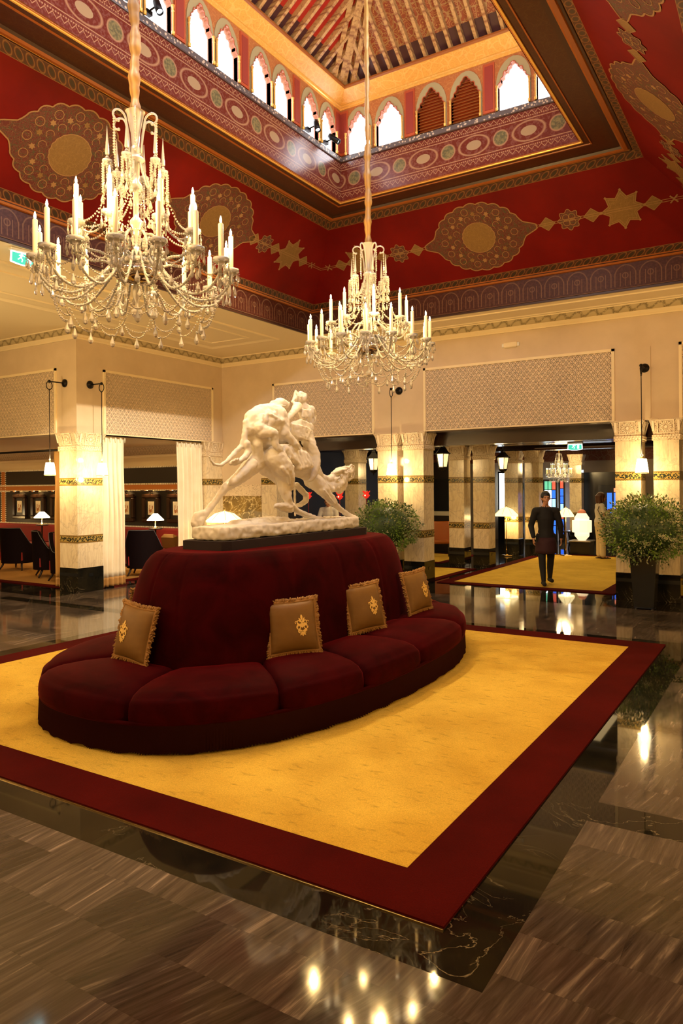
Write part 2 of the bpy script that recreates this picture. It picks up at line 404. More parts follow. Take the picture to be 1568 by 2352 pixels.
# fascia with arcade drawing
g = G('arcade_fascia'); u, v = g.uv(); fv = g.M('DIVIDE', g.M('SUBTRACT', v, 4.9), .40); P_ = .36
a, r = g.ring(g.M('SUBTRACT', g.fr(u, P_), .5), g.M('SUBTRACT', fv, .50), .42, .40, .085); up = g.M('GREATER_THAN', fv, .5); a = g.M('MULTIPLY', a, up)
c1 = g.M('LESS_THAN', g.M('ABSOLUTE', g.M('SUBTRACT', g.M('ABSOLUTE', g.M('SUBTRACT', g.fr(u, P_), .5)), .42)), .018)
c2 = g.M('LESS_THAN', g.M('ABSOLUTE', g.M('SUBTRACT', g.M('ABSOLUTE', g.M('SUBTRACT', g.fr(u, P_), .5)), .20)), .014); c3 = g.M('LESS_THAN', g.M('ABSOLUTE', g.M('SUBTRACT', g.fr(u, P_), .5)), .012)
ver = g.M('MULTIPLY', g.M('MAXIMUM', g.M('MAXIMUM', c1, c2), c3), g.M('MULTIPLY', g.M('LESS_THAN', fv, .62), g.M('GREATER_THAN', fv, .1)))
rs, _ = g.ring(g.M('SUBTRACT', g.fr(u, P_), .5), g.M('SUBTRACT', fv, .5), .11, .10, .3); ed = g.M('GREATER_THAN', g.M('ABSOLUTE', g.M('SUBTRACT', fv, .5)), .47)
ln = g.M('MAXIMUM', g.M('MAXIMUM', a, ver), g.M('MAXIMUM', rs, ed)); nz = g.noise(scale=28, detail=2)
base = g.mix(g.ramp(nz, [(.45, (0, 0, 0)), (.6, (.6, .6, .6))]), (.048, .011, .005), (.085, .026, .014)); MT['fascia'] = g.set(g.mix(g.M('MULTIPLY', ln, .8), base, (.19, .095, .045)), .42, Specular_IOR_Level=.3)
MT['mould_orange'] = plain('orange_moulding', (.30, .085, .014), .35); MT['mould_dark'] = plain('dark_moulding', (.045, .016, .008), .35); MT['mould_gold'] = plain('gilt_moulding', (.85, .50, .12), .3, .3)
# lantern frieze with oval medallions
g = G('lantern_frieze'); u, v = g.uv(); P_ = .80; dv = g.M('SUBTRACT', v, 6.80)
fu = g.M('MULTIPLY', g.M('SUBTRACT', g.fr(u, P_), .5), P_); a, r1 = g.ring(fu, dv, .225, .135, .12); fu2 = g.M('MULTIPLY', g.M('SUBTRACT', g.fr(u, P_, .5), .5), P_); b, r2 = g.ring(fu2, dv, .105, .105, .16)
nz = g.noise(scale=30, detail=2); ground = g.mix(g.ramp(nz, [(.5, (0, 0, 0)), (.58, (.7, .7, .7))]), (.12, .020, .013), (.18, .06, .045))
c = g.mix(g.M('LESS_THAN', r2, 1.0), ground, g.mix(g.ramp(nz, [(.4, (0, 0, 0)), (.6, (1, 1, 1))]), (.20, .16, .07), (.10, .09, .045))); c = g.mix(g.M('LESS_THAN', r1, .5), c, (.33, .22, .12))
e1 = g.M('LESS_THAN', g.M('ABSOLUTE', g.M('SUBTRACT', g.M('ABSOLUTE', dv), .165)), .006); e2 = g.M('MULTIPLY', g.M('LESS_THAN', g.M('ABSOLUTE', g.M('SUBTRACT', g.M('ABSOLUTE', g.M('SUBTRACT', dv, .0)), .205)), .008), g.M('GREATER_THAN', g.fr(u, .03), .4))
tri = g.M('MULTIPLY', g.M('GREATER_THAN', g.M('ABSOLUTE', dv), .215), g.M('LESS_THAN', g.M('ABSOLUTE', g.M('SUBTRACT', g.M('MULTIPLY', g.M('ABSOLUTE', g.M('SUBTRACT', g.fr(u, .09), .5)), .10), g.M('SUBTRACT', g.M('ABSOLUTE', dv), .22))), .006))
ln = g.M('MAXIMUM', g.M('MAXIMUM', a, b), g.M('MAXIMUM', g.M('MAXIMUM', e1, e2), tri)); MT['frieze'] = g.set(g.mix(ln, c, (.36, .19, .10)), .22)
g = G('ledge_ornament'); MT['ledge'] = g.set(g.mix(g.ramp(g.vor(scale=22), [(.3, (0, 0, 0)), (.4, (1, 1, 1))]), (.55, .42, .30), (.10, .08, .08)), .4)
g, c = ornament('lantern_wall_paint', (.40, .12, .03), (.30, .15, .05), (.55, .25, .07), 14, .5); MT['lwall'] = g.set(c, .5)
MT['arch_inner'] = plain('arch_soffit_paint', (.36, .29, .14), .55); MT['redpanel'] = plain('crimson_panel', (.28, .035, .02), .5)
MT['archedge'] = plain('arch_edge_paint', (.42, .07, .02), .5)
g, c = ornament('gold_cornice_paint', (.75, .36, .06), (.62, .22, .03), (.85, .50, .14), 8, .45); MT['cornice'] = g.set(c, .4)
g = G('rafter_paint'); o = g.xyz(); k = g.M('FRACT', g.M('MULTIPLY', o[2], 4.2)); a, _ = g.ring(g.M('SUBTRACT', k, .5), g.M('MULTIPLY', g.M('SUBTRACT', g.noise(scale=9), .5), .3), .38, .3, .2)
MT['rafter'] = g.set(g.mix(g.M('MAXIMUM', a, g.ramp(g.noise(scale=26), [(.5, (0, 0, 0)), (.62, (.6, .6, .6))])), (.50, .27, .085), (.22, .07, .02)), .5)
g = G('roof_red'); MT['roofred'] = g.set(g.ramp(g.noise(scale=3), [(.3, (.30, .010, .004)), (.7, (.42, .02, .008))]), .5)
g, c = ornament('roof_panels', (.26, .05, .015), (.50, .28, .08), (.40, .24, .08), 7, .7); MT['roofpat'] = g.set(c, .5)
MT['roofdark'] = plain('roof_dark_band', (.06, .015, .015), .5)
MT['darkwood'] = plain('dark_polished_wood', (.022, .007, .003), .16); MT['darkwood2'] = plain('dark_wood', (.016, .007, .004), .55)
# tile band on columns
g = G('mosaic_band'); o = g.xyz(); u = g.M('ADD', o[0], o[1]); v = g.M('DIVIDE', o[2], .145)
wv = g.M('SINE', g.M('MULTIPLY', u, 62.0)); d1 = g.M('ABSOLUTE', g.M('SUBTRACT', g.M('SUBTRACT', v, .5), g.M('MULTIPLY', wv, .17))); l1 = g.M('LESS_THAN', d1, .06)
lf = g.M('LESS_THAN', g.vor(g.comb(g.M('MULTIPLY', u, 30.0), g.M('MULTIPLY', v, 4.2), 0.0), 1.0), .46)
mid = g.mix(g.M('MAXIMUM', l1, lf), (.38, .26, .07), (.020, .028, .018)); ch = g.M('GREATER_THAN', g.M('MULTIPLY', g.M('SUBTRACT', g.fr(u, .026), .5), g.M('SUBTRACT', g.fr(v, .17), .5)), 0.0)
brd = g.mix(ch, (.42, .25, .06), (.025, .018, .012)); c = g.mix(g.M('GREATER_THAN', g.M('ABSOLUTE', g.M('SUBTRACT', v, .5)), .33), mid, brd); MT['mosaic'] = g.set(c, .14)
# metals, glass, fabrics
MT['iron'] = plain('dark_iron', (.012, .010, .010), .4, .7); MT['brass'] = plain('brass', (.65, .45, .18), .25, 1.0); MT['steel'] = plain('brushed_steel', (.5, .5, .5), .3, 1.0)
g = G('crystal'); g.set((1, .95, .84), .03, Transmission_Weight=.66); g.b.inputs['IOR'].default_value = 1.5; MT['crystal'] = g.m
g = G('crystal_drop'); g.set((1, .95, .86), .02, Transmission_Weight=.62); g.b.inputs['IOR'].default_value = 1.6; MT['drop'] = g.m
MT['smoke'] = plain('silvered_glass', (.45, .36, .28), .08, .85)
g = G('candle_wax'); g.set((.86, .70, .42), .55, Subsurface_Weight=0.0); g.b.inputs['Emission Color'].default_value = (1, .62, .28, 1); g.b.inputs['Emission Strength'].default_value = .10; MT['wax'] = g.m
MT['flame'] = emis('candle_flame', (1, .72, .36), 60)
g = G('gold_silk'); wv = g.n('ShaderNodeTexWave', wave_type='BANDS'); g.l(g.tc(), wv.inputs['Vector']); wv.inputs['Scale'].default_value = 9; wv.inputs['Distortion'].default_value = 2
MT['silk'] = g.set(g.mix(wv.outputs['Fac'], (.32, .16, .035), (.46, .26, .07)), .45)
MT['shade'] = emis('lit_lamp_shade', (1, .80, .45), 7); MT['shade2'] = emis('lit_silk_shade', (1, .80, .38), 1.5); MT['shade3'] = emis('lit_paper_lantern', (1, .72, .42), 1.15)
MT['pane'] = emis('bright_window_pane', (.86, .93, 1.0), 7.0)
g = G('curtain_silk'); MT['curtain'] = g.set(g.ramp(g.noise(scale=3), [(.3, (.76, .66, .48)), (.7, (.84, .75, .58))]), .6, Sheen_Weight=.2); MT['curtainhem'] = plain('curtain_hem', (.42, .22, .06), .6); MT['curtainback'] = plain('curtain_lining', (.50, .27, .07), .6)
g = G('pillow_fabric'); MT['pillow'] = g.set(g.ramp(g.noise(scale=5), [(.3, (.165, .080, .016)), (.7, (.21, .105, .022))]), .5, Specular_IOR_Level=.25); MT['pillowfringe'] = plain('pillow_fringe', (.30, .145, .028), .75); MT['gold'] = plain('gold_embroidery', (.85, .55, .13), .4, .1)
g = G('white_plaster_sculpture'); n1 = g.noise(scale=14, detail=6); MT['statue'] = g.set(g.ramp(g.noise(scale=5, detail=4), [(.3, (.74, .68, .57)), (.7, (.84, .79, .70))]), .62); g.bump(n1, .25, .008)
MT['leaf'] = plain('leaf_green', (.15, .23, .05), .4); MT['leaf2'] = plain('leaf_pale', (.36, .37, .20), .4); MT['leaf3'] = plain('leaf_dark', (.035, .075, .02), .5); MT['leaf4'] = plain('leaf_bright', (.16, .30, .03), .45); MT['bloom'] = plain('pale_blossom', (.62, .62, .38), .7)
MT['vase'] = plain('black_lacquer', (.008, .010, .012), .22)
MT['suit'] = plain('black_suit_cloth', (.006, .005, .006), .8); MT['wine'] = plain('dark_wine_cloth', (.035, .006, .010), .8)
MT['skin'] = plain('skin', (.55, .27, .15), .5); MT['hairb'] = plain('brown_hair', (.10, .035, .012), .5); MT['hairk'] = plain('black_hair', (.01, .008, .008), .5)
MT['whitecloth'] = plain('white_cloth', (.80, .75, .66), .8); MT['beige'] = plain('beige_cloth', (.72, .60, .36), .8); MT['bag'] = plain('dark_leather_bag', (.03, .014, .008), .4)
MT['screen'] = plain('dark_screen', (.012, .016, .024), .15)
MT['red_glass'] = emis('red_glass', (1, .04, .02), .5, (.5, .01, .01)); MT['blue_glass'] = emis('blue_glass', (.03, .16, 1), 1.4, (.02, .05, .5)); MT['cyan_glass'] = emis('pale_blue_glass', (.25, .6, 1), 1.8); MT['green_glass'] = emis('green_glass', (.10, .8, .4), .8); MT['white_glass'] = emis('daylit_glass', (.75, .88, 1), 5.0); MT['redpane'] = emis('red_window_glass', (1, .08, .03), .9); MT['redbulb'] = emis('lit_red_bulb', (1, .25, .1), 8)
MT['exit'] = emis('exit_green', (.04, .62, .42), 1.0, (.01, .10, .07)); MT['exitwhite'] = emis('exit_white', (.75, .95, 1.0), 2.0)
MT['white'] = plain('white_enamel', (.8, .78, .72), .4); MT['paper'] = plain('print_paper', (.85, .78, .60), .7); MT['ink'] = plain('print_ink', (.45, .18, .06), .8)
MT['blackpanel'] = plain('black_leather_panel', (.018, .013, .009), .45); MT['orangestrip'] = plain('orange_leather_strip', (.50, .17, .03), .45); MT['nail'] = plain('ivory_inlay', (.95, .88, .70), .4)
MT['frame'] = plain('dark_picture_frame', (.030, .013, .007), .25); MT['doorblack'] = plain('black_door_paint', (.008, .007, .008), .25)
g, c = ornament('lobby_frieze', (.30, .07, .03), (.40, .22, .12), (.45, .25, .14), 6, .6); MT['lobbyfrieze'] = g.set(c, .5)
g = G('lantern_glass'); h = g.vor(scale=60); g.set((.8, .7, .45), .4); g.l(g.mix(g.ramp(h, [(.2, (0, 0, 0)), (.5, (1, 1, 1))]), (.10, .06, .02), (1, .80, .42)), g.b.inputs['Emission Color']); g.b.inputs['Emission Strength'].default_value = 0.9; MT['lanternglass'] = g.m
# ------------------------------------------------------------------ the setting
HX0, HX1, HY0, HY1 = -11.1, 2.6, -1.4, 12.65          # hall walls
# floor: brown tiles with black bands
def floor():
    mb = MB()
    xs = sorted({-21.0, -11.9, -11.1, -7.93, -7.65, -1.28, -1.0, HX1, -7.2, -2.3, 4.0}); ys = sorted({-1.6, 2.57, 2.85, 4.2, 4.48, 7.57, 7.82, 9.25, 9.47, 11.75, 12.0, 12.65, 13.15, 8.1, 8.65, 27.0})
    for x0, x1 in zip(xs, xs[1:]):
        for y0, y1 in zip(ys, ys[1:]):
            x, y = (x0+x1)/2, (y0+y1)/2; k = 0
            ring = -7.93 < x < -1.0 and 2.57 < y < 9.47 and not (-7.65 < x < -1.28 and 2.85 < y < 9.25)
            strip = (4.2 < y < 4.48 or 7.57 < y < 7.82) and (x > -1.0 or -11.9 < x < -7.93)
            if ring or strip: k = 1
            if y > 11.75 and x > -11.1: k = 1
            if x < -11.1 and y > 8.1: k = 1
            if y > 13.15: k = 1
            mb.mat(k).quad((x0, y0, 0), (x1, y0, 0), (x1, y1, 0), (x0, y1, 0))
    return st(mb.build('floor', [MT['floor'], MT['black']]))
floor()
# walls above the openings
def relief(parent, ax, c, a0, a1, z0, z1, side):
    """a framed stucco panel on a wall plane. ax 'x': wall faces along y at y=c; 'y': wall faces x at x=c; side = outward sign"""
    def P(u, z, h): return (u, c+side*h, z) if ax == 'x' else (c+side*h, u, z)
    mb = MB()
    for u0, u1, w0, w1 in ((a0, a1, z1-.045, z1), (a0, a0+.045, z0, z1), (a1-.045, a1, z0, z1)):
        mb.prism([(u0, w0), (u1, w0), (u1, w1), (u0, w1)], 0, .028, lambda u, v, h: P(u, v, h))
    for z in (z0+.0,):
        mb.prism([(a0, z), (a1, z), (a1, z+.02), (a0, z+.02)], 0, .012, lambda u, v, h: P(u, v, h))
    fr = mb.build('panel_frame', MT['cream'], parent)
    m2 = MB(); m2.prism([(a0+.045, z0+.02), (a1-.045, z0+.02), (a1-.045, z1-.045), (a0+.045, z1-.045)], 0, .010, lambda u, v, h: P(u, v, h))
    m2.build('relief_panel', MT['stucco'], parent)
ZL, ZC = 2.955, 4.87
mb = MB(); mb.b2(HX0, HX1+.3, HY1, HY1+.5, ZL, ZC+.1); wf = st(mb.build('wall_far', MT['plaster']))
relief(wf, 'x', HY1, -9.63, -7.09, 2.96, 4.17, -1); relief(wf, 'x', HY1, -6.0, -2.5, 2.96, 4.17, -1); relief(wf, 'x', HY1, -1.52, 2.0, 2.96, 4.17, -1)
mb = MB(); mb.b2(HX0-.5, HX0, 8.67, HY1+.5, ZL, ZC+.1); wl = st(mb.build('wall_left', MT['plaster'])); relief(wl, 'y', HX0, 9.27, 12.33, 2.94, 4.17, 1)
mb = MB(); mb.b2(-21, HX0-.5, 8.67, 9.17, ZL, ZC+.1); wn = st(mb.build('wall_lounge_front', MT['plaster'])); relief(wn, 'x', 8.67, -15.6, -11.66, 2.94, 4.17, -1)
mb = MB(); mb.b2(HX0, -9.97, HY1, HY1+.5, 0, ZL); mb.mat(1).b2(HX0+.02, -9.97, HY1-.012, HY1, 0, 1.72); mb.mat(2).b2(HX0+.02, -9.97, HY1-.03, HY1, 1.72, 1.98)
st(mb.build('wall_chimney', [MT['plaster'], MT['portoro'], MT['capital']]))
mb = MB(); mb.b2(HX1, HX1+.3, HY0, HY1+.5, 0, ZC+.1); st(mb.build('wall_right', MT['plaster']))
mb = MB(); mb.b2(-21.3, HX1+.3, HY0-.3, HY0, 0, ZC+.1); st(mb.build('wall_near', MT['plaster']))
mb = MB(); mb.b2(-21.3, -21, HY0, 13.4, 0, ZC+.1); st(mb.build('wall_lounge_end', MT['plaster']))
# crown moulding all round
crown = [(0.0, 4.66), (.03, 4.66), (.035, 4.685), (.02, 4.69), (.045, 4.72), (.06, 4.735), (.06, 4.745), (.04, 4.75), (.10, 4.852), (.11, 4.87)]
cm = [0, 0, 0, 0, 0, 0, 0, 1, 0]
mb = MB(); sweep_mb(mb, [(-21, 8.67), (HX0, 8.67), (HX0, HY1), (HX1, HY1), (HX1, HY0)], crown, inward=1, mats=cm)
st(mb.build('trim_1', [MT['cream'], MT['crown']]))
# cream ceiling ring
FX0, FX1, FY0, FY1 = -7.93, -.55, -.38, 11.68
mb = MB()
for x0, x1, y0, y1 in ((-21, FX0-.03, HY0, FY1+.03), (FX0-.03, FX1+.03, HY0, FY0-.03), (FX1+.03, HX1, HY0, HY1), (-21, FX1+.03, FY1+.03, HY1)):
    mb.b2(x0, x1, y0, y1, ZC, ZC+.08)
ce = st(mb.build('ceiling', MT['cream']))
def frame_loop(rect, z, r, name, parent, prof):
    m = MB(); x0, x1, y0, y1 = rect; sweep_mb(m, [(x0, y0), (x0, y1), (x1, y1), (x1, y0)], prof, closed=True, inward=1); return m.build(name, MT['cream'], parent)
frame_loop((-10.45, -8.65, 2.2, 11.6), 0, 0, 'ceiling_moulding', ce, [(0, 4.87), (.015, 4.845), (.06, 4.84), (.10, 4.855), (.14, 4.868)])
frame_loop((-10.05, -9.05, 2.7, 11.15), 0, 0, 'ceiling_moulding', ce, [(0, 4.87), (.01, 4.853), (.04, 4.85), (.06, 4.868)])
frame_loop((-7.6, 2.2, 11.9, 12.45), 0, 0, 'ceiling_moulding', ce, [(0, 4.87), (.01, 4.853), (.04, 4.85), (.06, 4.868)])
v = MB(); v.b2(-12.0, -11.3, 6.4, 6.62, 4.845, 4.868)
for i in range(9): v.b2(-11.97, -11.33, 6.415+i*.022, 6.425+i*.022, 4.835, 4.85)
tag(v.build('ceiling_vent', MT['mould_dark']), 'brown slatted air vent set in the cream ceiling at the far left', 'vent')
# coffer: fascia, mouldings, red cove, soffit
rect = [(FX0, FY0), (FX0, FY1), (FX1, FY1), (FX1, FY0)]
stn = [(-.05, 4.868), (-.012, 4.868), (-.012, 4.90), (0, 4.905), (0, 5.285), (.03, 5.29), (.045, 5.315), (.04, 5.33), (.05, 5.345), (.148, 5.42)]
mts = [1, 1, 1, 0, 2, 2, 1, 2, 3]
mb = MB(); sweep_mb(mb, rect, stn, True, 1, mts); st(mb.build('trim_2', [MT['fascia'], MT['mould_dark'], MT['mould_orange'], MT['band_low']]))
CV0, CV1 = (.148, 5.42), (1.135, 6.36)
mb = MB(); sweep_mb(mb, rect, [CV0, CV1], True, 1)
cove = st(mb.build('ceiling', MT['redcove']))
stn = [CV1, (1.255, 6.445), (1.26, 6.43), (1.285, 6.43), (1.29, 6.45), (1.30, 6.425), (1.345, 6.42), (1.37, 6.44), (1.385, 6.47), (1.44, 6.47), (1.68, 6.47), (1.685, 6.458), (1.70, 6.458), (1.705, 6.47), (1.775, 6.47), (1.78, 6.46), (1.80, 6.46), (1.81, 6.475), (1.81, 6.50)]
mts = [0, 1, 1, 4, 2, 2, 2, 1, 1, 3, 2, 2, 2, 3, 4, 4, 4, 4]
mb = MB(); sweep_mb(mb, rect, stn, True, 1, mts); st(mb.build('ceiling', [MT['band_high'], MT['mould_dark'], MT['mould_orange'], MT['soffit'], MT['mould_gold']]))
WX0, WX1, WY0, WY1 = FX0+1.82, FX1-1.82, FY0+1.82, FY1-1.82     # lantern walls
lrect = [(WX0, WY0), (WX0, WY1), (WX1, WY1), (WX1, WY0)]
stn = [(.012, 6.48), (.012, 7.08), (.025, 7.085), (.03, 7.10), (.03, 7.17), (.015, 7.185), (-.02, 7.19)]
mb = MB(); sweep_mb(mb, lrect, stn, True, 1, [0, 1, 1, 2, 1, 1]); st(mb.build('trim_3', [MT['frieze'], MT['mould_dark'], MT['ledge']]))
# painted ornaments on the cove, a sheet's thickness proud of it
def cove_fn(side):
    def f(u, t, h):
        s = CV0[0]+t*(CV1[0]-CV0[0]); z = CV0[1]+t*(CV1[1]-CV0[1]); nx = .69*h; s2 = s+nx; z2 = z-.72*h
        if side == 'L': return (FX0+s2, u, z2)
        if side == 'R': return (FX1-s2, u, z2)
        if side == 'F': return (u, FY1-s2, z2)
        return (u, FY0+s2, z2)
    return f
SL = 1.363
def circ(cu, ct, ru, rt, n=40): return [(cu+ru*cos(2*pi*i/n), ct+rt*sin(2*pi*i/n)/SL) for i in range(n)]
def medallion_shape(cu, k=1.0, d=0):
    pts = []; N = 22; H = []
    for i in range(N*6):
        a = 2*pi*i/(N*6); ph = (i % 6)/6; r = 1+.055*abs(sin(pi*ph))
        x, y = .70*r*cos(a), .56*r*sin(a)
        t = abs(cos(a))
        if t > .93: x += math.copysign(.23*((t-.93)/.07)**1.3, cos(a)); y *= 1-.55*((t-.93)/.07)
        pts.append((cu+x*k, .5+y*k/SL))
    return pts
def star_shape(cu, ct, R, n=8, q=.66):
    return [(cu+(R if i % 2 == 0 else R*q)*cos(pi*i/n), ct+(R if i % 2 == 0 else R*q)*sin(pi*i/n)/SL) for i in range(2*n)]
def strip_line(mb, P, w, fn, closed=True):
    n = len(P)
    for i in range(n if closed else n-1):
        a, b = Vector((P[i][0], P[i][1]*SL)), Vector((P[(i+1) % n][0], P[(i+1) % n][1]*SL)); d = b-a
        if d.length < 1e-6: continue
        m = Vector((-d.y, d.x)).normalized()*w/2
        mb.quad(*[fn(q.x, q.y/SL, .007) for q in (a-m, b-m, b+m, a+m)])
def cove_orn(side, meds, segs):
    fn = cove_fn(side); mb = MB()
    for cu in meds:
        P = medallion_shape(cu); mb.mat(0).prism(P, .002, .004, fn); mb.mat(2); strip_line(mb, P, .016, fn)
        D = circ(cu, .5, .26, .26); D = [(u+(u-cu)*.05*(i % 2), t) for i, (u, t) in enumerate(D)]
        mb.mat(1).prism(D, .004, .006, fn); mb.mat(2); strip_line(mb, D, .010, fn)
        for i in range(14):
            a = 2*pi*i/14+.2; q = (cu+.48*cos(a), .5+.41*sin(a)/SL); fl = star_shape(q[0], q[1], .042, 6, .6); mb.mat(1 if i % 3 == 0 else 2).prism(fl, .004, .006, fn)
            q2 = (cu+.58*cos(a+.22), .5+.47*sin(a+.22)/SL); mb.mat(2); strip_line(mb, circ(q2[0], q2[1], .055, .055, 12), .008, fn)
            q3 = (cu+.37*cos(a+.3), .5+.34*sin(a+.3)/SL); strip_line(mb, circ(q3[0], q3[1], .05, .05, 12)[:9], .007, fn, False)
    for k, u in segs:
        if k == 'd': P = [(u-.12, .5), (u, .5-.11/SL), (u+.12, .5), (u, .5+.11/SL)]; mb.mat(1).prism(P, .002, .004, fn); mb.mat(2); strip_line(mb, P, .008, fn)
        if k == 'k':
            P = [(u+(.15+.022*cos(4*a*2))*cos(a), .5+(.15+.022*cos(8*a))*sin(a)/SL) for a in [2*pi*i/48 for i in range(48)]]; mb.mat(0).prism(P, .002, .004, fn); mb.mat(2); strip_line(mb, P, .010, fn)
            for j in range(4): a = pi/4+j*pi/2; strip_line(mb, circ(u+.06*cos(a), .5+.06*sin(a)/SL, .05, .05, 10), .008, fn)
        if k == 's':
            P = star_shape(u, .5, .30); mb.mat(1).prism(P, .002, .004, fn); mb.mat(2); strip_line(mb, P, .012, fn); strip_line(mb, star_shape(u, .5, .25), .006, fn)
            for p in P[::2]: mb.prism([(p[0]-.02, p[1]), (p[0], p[1]-.015), (p[0]+.02, p[1]), (p[0], p[1]+.015)], .002, .008, fn)
        if k == 'x':
            for q in (-1, 1): strip_line(mb, [(u-.05, .5-q*.04), (u+.05, .5+q*.04)], .02, fn, False)
        if k == 'l': mb.mat(2); strip_line(mb, [(u[0], .512), (u[1], .512)], .009, fn, False); strip_line(mb, [(u[0], .488), (u[1], .488)], .009, fn, False)
    o = mb.build('painted_ornament', [MT['medallion'], MT['medgold'], MT['medline']], cove)
C_ = -4.24
segF = []
for q in (-1, 1):
    segF += [('d', C_+q*1.10), ('k', C_+q*1.43), ('d', C_+q*1.76), ('s', C_+q*2.19), ('d', C_+q*2.60), ('x', C_+q*2.87), ('l', tuple(sorted((C_+q*.92, C_+q*3.3)))) ]
cove_orn('F', [C_], segF)
segL = [('d', 4.9), ('k', 5.0)]; CYC = 5.63; MP = 2.56
segL = []
for q in (-1, 1):
    e = CYC+q*MP
    segL += [('d', CYC+q*1.02), ('k', CYC+q*1.28), ('d', CYC+q*1.54), ('d', e+q*.92), ('k', e+q*1.19), ('d', e+q*1.47), ('s', e+q*1.87), ('d', e+q*2.28), ('x', e+q*2.55), ('l', tuple(sorted((e+q*.9, e+q*3.0))))]
for sd in 'LR': cove_orn(sd, [CYC-MP, CYC, CYC+MP], segL)

# lantern walls with scalloped arched windows
def arch(u0, u1, z0, zs=7.52, zt=7.82):
    w_ = (u1-u0)/2; c = (u0+u1)/2; L = [(u0, z0), (u1, z0), (u1, zs)]
    R_ = []
    for (a, z, kx) in ((1.0, .0, 1), (.98, .10, 0), (.80, .20, 0), (.80, .34, 1), (.62, .42, 0), (.60, .60, 1), (.52, .66, 0), (.42, .62, 0), (.34, .66, 0), (.30, .80, 1), (.17, .84, 0), (.13, .95, 1), (0, 1.0, 0)):
        R_.append((a, z))
    L += [(c+w_*a, zs+z*(zt-zs)) for a, z in R_[1:]]; L += [(c-w_*a, zs+z*(zt-zs)) for a, z in reversed(R_[1:-1])]; L += [(u0, zs)]
    return L
def round_arch(u0, u1, z0, zs, zt, n=12):
    c = (u0+u1)/2; w_ = (u1-u0)/2
    return [(u0, z0), (u1, z0)]+[(c+w_*cos(pi*i/n), zs+(zt-zs)*sin(pi*i/n)) for i in range(n+1)]
Z0, Z1 = 7.185, 8.0
wcount = [0]
def lantern_wall(nm, fn, a0, a1, pairs, louv=()):
    holes = []
    for p in pairs:
        for (u0, u1) in p: holes.append(arch(u0, u1, Z0))
    mb = MB(); mb.plate([(a0, 6.47), (a1, 6.47), (a1, Z1+.1), (a0, Z1+.1)], holes, 0, -.05, fn)
    wl_ = st(mb.build(nm, MT['lwall']))
    for i in range(len(pairs)+1):      # crimson panels between pairs
        c = (pairs[i-1][1][1]+pairs[i][0][0])/2 if 0 < i < len(pairs) else ((a0+pairs[0][0][0])/2 if i == 0 else (a1+pairs[-1][1][1])/2)
        m = MB(); m.mat(1).prism([(c-.085, 7.2), (c+.085, 7.2), (c+.085, 7.9), (c-.085, 7.9)], .0, .016, fn); m.mat(0).prism([(c-.06, 7.24), (c+.06, 7.24), (c+.06, 7.86), (c-.06, 7.86)], .004, .022, fn)
        m.build('crimson_panel', [MT['redpanel'], MT['archedge']], wl_)
    for pi_, p in enumerate(pairs):
        for wi, (u0, u1) in enumerate(p):
            wcount[0] += 1
            A = arch(u0, u1, Z0); B = arch(u0-.012, u1+.012, Z0, 7.52, 7.835)
            m = MB(); m.mat(0); outer = round_arch(u0-.03, u1+.03, Z0, 7.54, 7.90)
            m.plate(outer, [A], 0.0, .012, fn)
            m.mat(1)
            for i in range(1, len(A)):
                a, b = A[i], A[(i+1) % len(A)]
                m.quad(fn(a[0], a[1], .02), fn(b[0], b[1], .02), fn(b[0], b[1], -.07), fn(a[0], a[1], -.07))
                d = Vector((b[0]-a[0], b[1]-a[1]));
                if d.length > 1e-4:
                    nn = Vector((-d.y, d.x)).normalized()*.012; m.quad(fn(a[0], a[1], .021), fn(b[0], b[1], .021), fn(b[0]-nn.x, b[1]-nn.y, .021), fn(a[0]-nn.x, a[1]-nn.y, .021))
            wo = st(m.build('window_%d' % wcount[0], [MT['arch_inner'], MT['archedge']]))
            c = MB()
            for uu in (u0-.012, u1+.012):
                q = [fn(uu, z, .035) for z in (Z0, Z0+.03, 7.48, 7.53)]; c.tube(q, [.020, .013, .013, .022], 8); c.ball(fn(uu, Z0+.03, .035), .022, 8, 5); c.ball(fn(uu, 7.46, .035), .018, 8, 5)
            c.build('colonnette', MT['mould_gold'], wo)
            if (pi_) in louv:
                lv = MB(); w2 = u1-u0; n = 13
                for k in range(n):
                    z = Z0+.02+k*.045
                    if z > 7.80: break
                    hw = w2/2 if z < 7.52 else w2/2*(1-((z-7.52)/.30)**1.2*.95)
                    cu = (u0+u1)/2
                    vs = [fn(cu-hw, z, -.01), fn(cu+hw, z, -.01), fn(cu+hw, z+.032, -.045), fn(cu-hw, z+.032, -.045)]; vs += [fn(cu-hw, z+.006, -.01), fn(cu+hw, z+.006, -.01), fn(cu+hw, z+.038, -.045), fn(cu-hw, z+.038, -.045)]
                    lv._add(vs, [(0, 1, 2, 3), (4, 5, 6, 7), (0, 1, 5, 4), (2, 3, 7, 6), (0, 3, 7, 4), (1, 2, 6, 5)], False)
                lv.build('louvre', MT['mould_orange'], wo)
                bk = MB(); bk.prism(B, -.055, -.06, fn); bk.build('backing', MT['archedge'], wo)
            else:
                pn = MB(); pn.prism(B, -.072, -.078, fn); pn.build('pane', MT['pane'], wo)
fF = lambda u, v, h: (u, WY1-h, v); fL = lambda u, v, h: (WX0+h, u, v); fR_ = lambda u, v, h: (WX1-h, u, v); fN = lambda u, v, h: (u, WY0+h, v)
pf = [((C_-1.74, C_-1.31), (C_-1.20, C_-.76)), ((C_-.49, C_-.055), (C_+.055, C_+.49)), ((C_+.76, C_+1.20), (C_+1.31, C_+1.74))]
lantern_wall('wall_lantern_far', fF, WX0, WX1, pf, (1,))
pl = [((6.41+1.19*k, 6.82+1.19*k), (6.90+1.19*k, 7.31+1.19*k)) for k in range(-4, 3)]
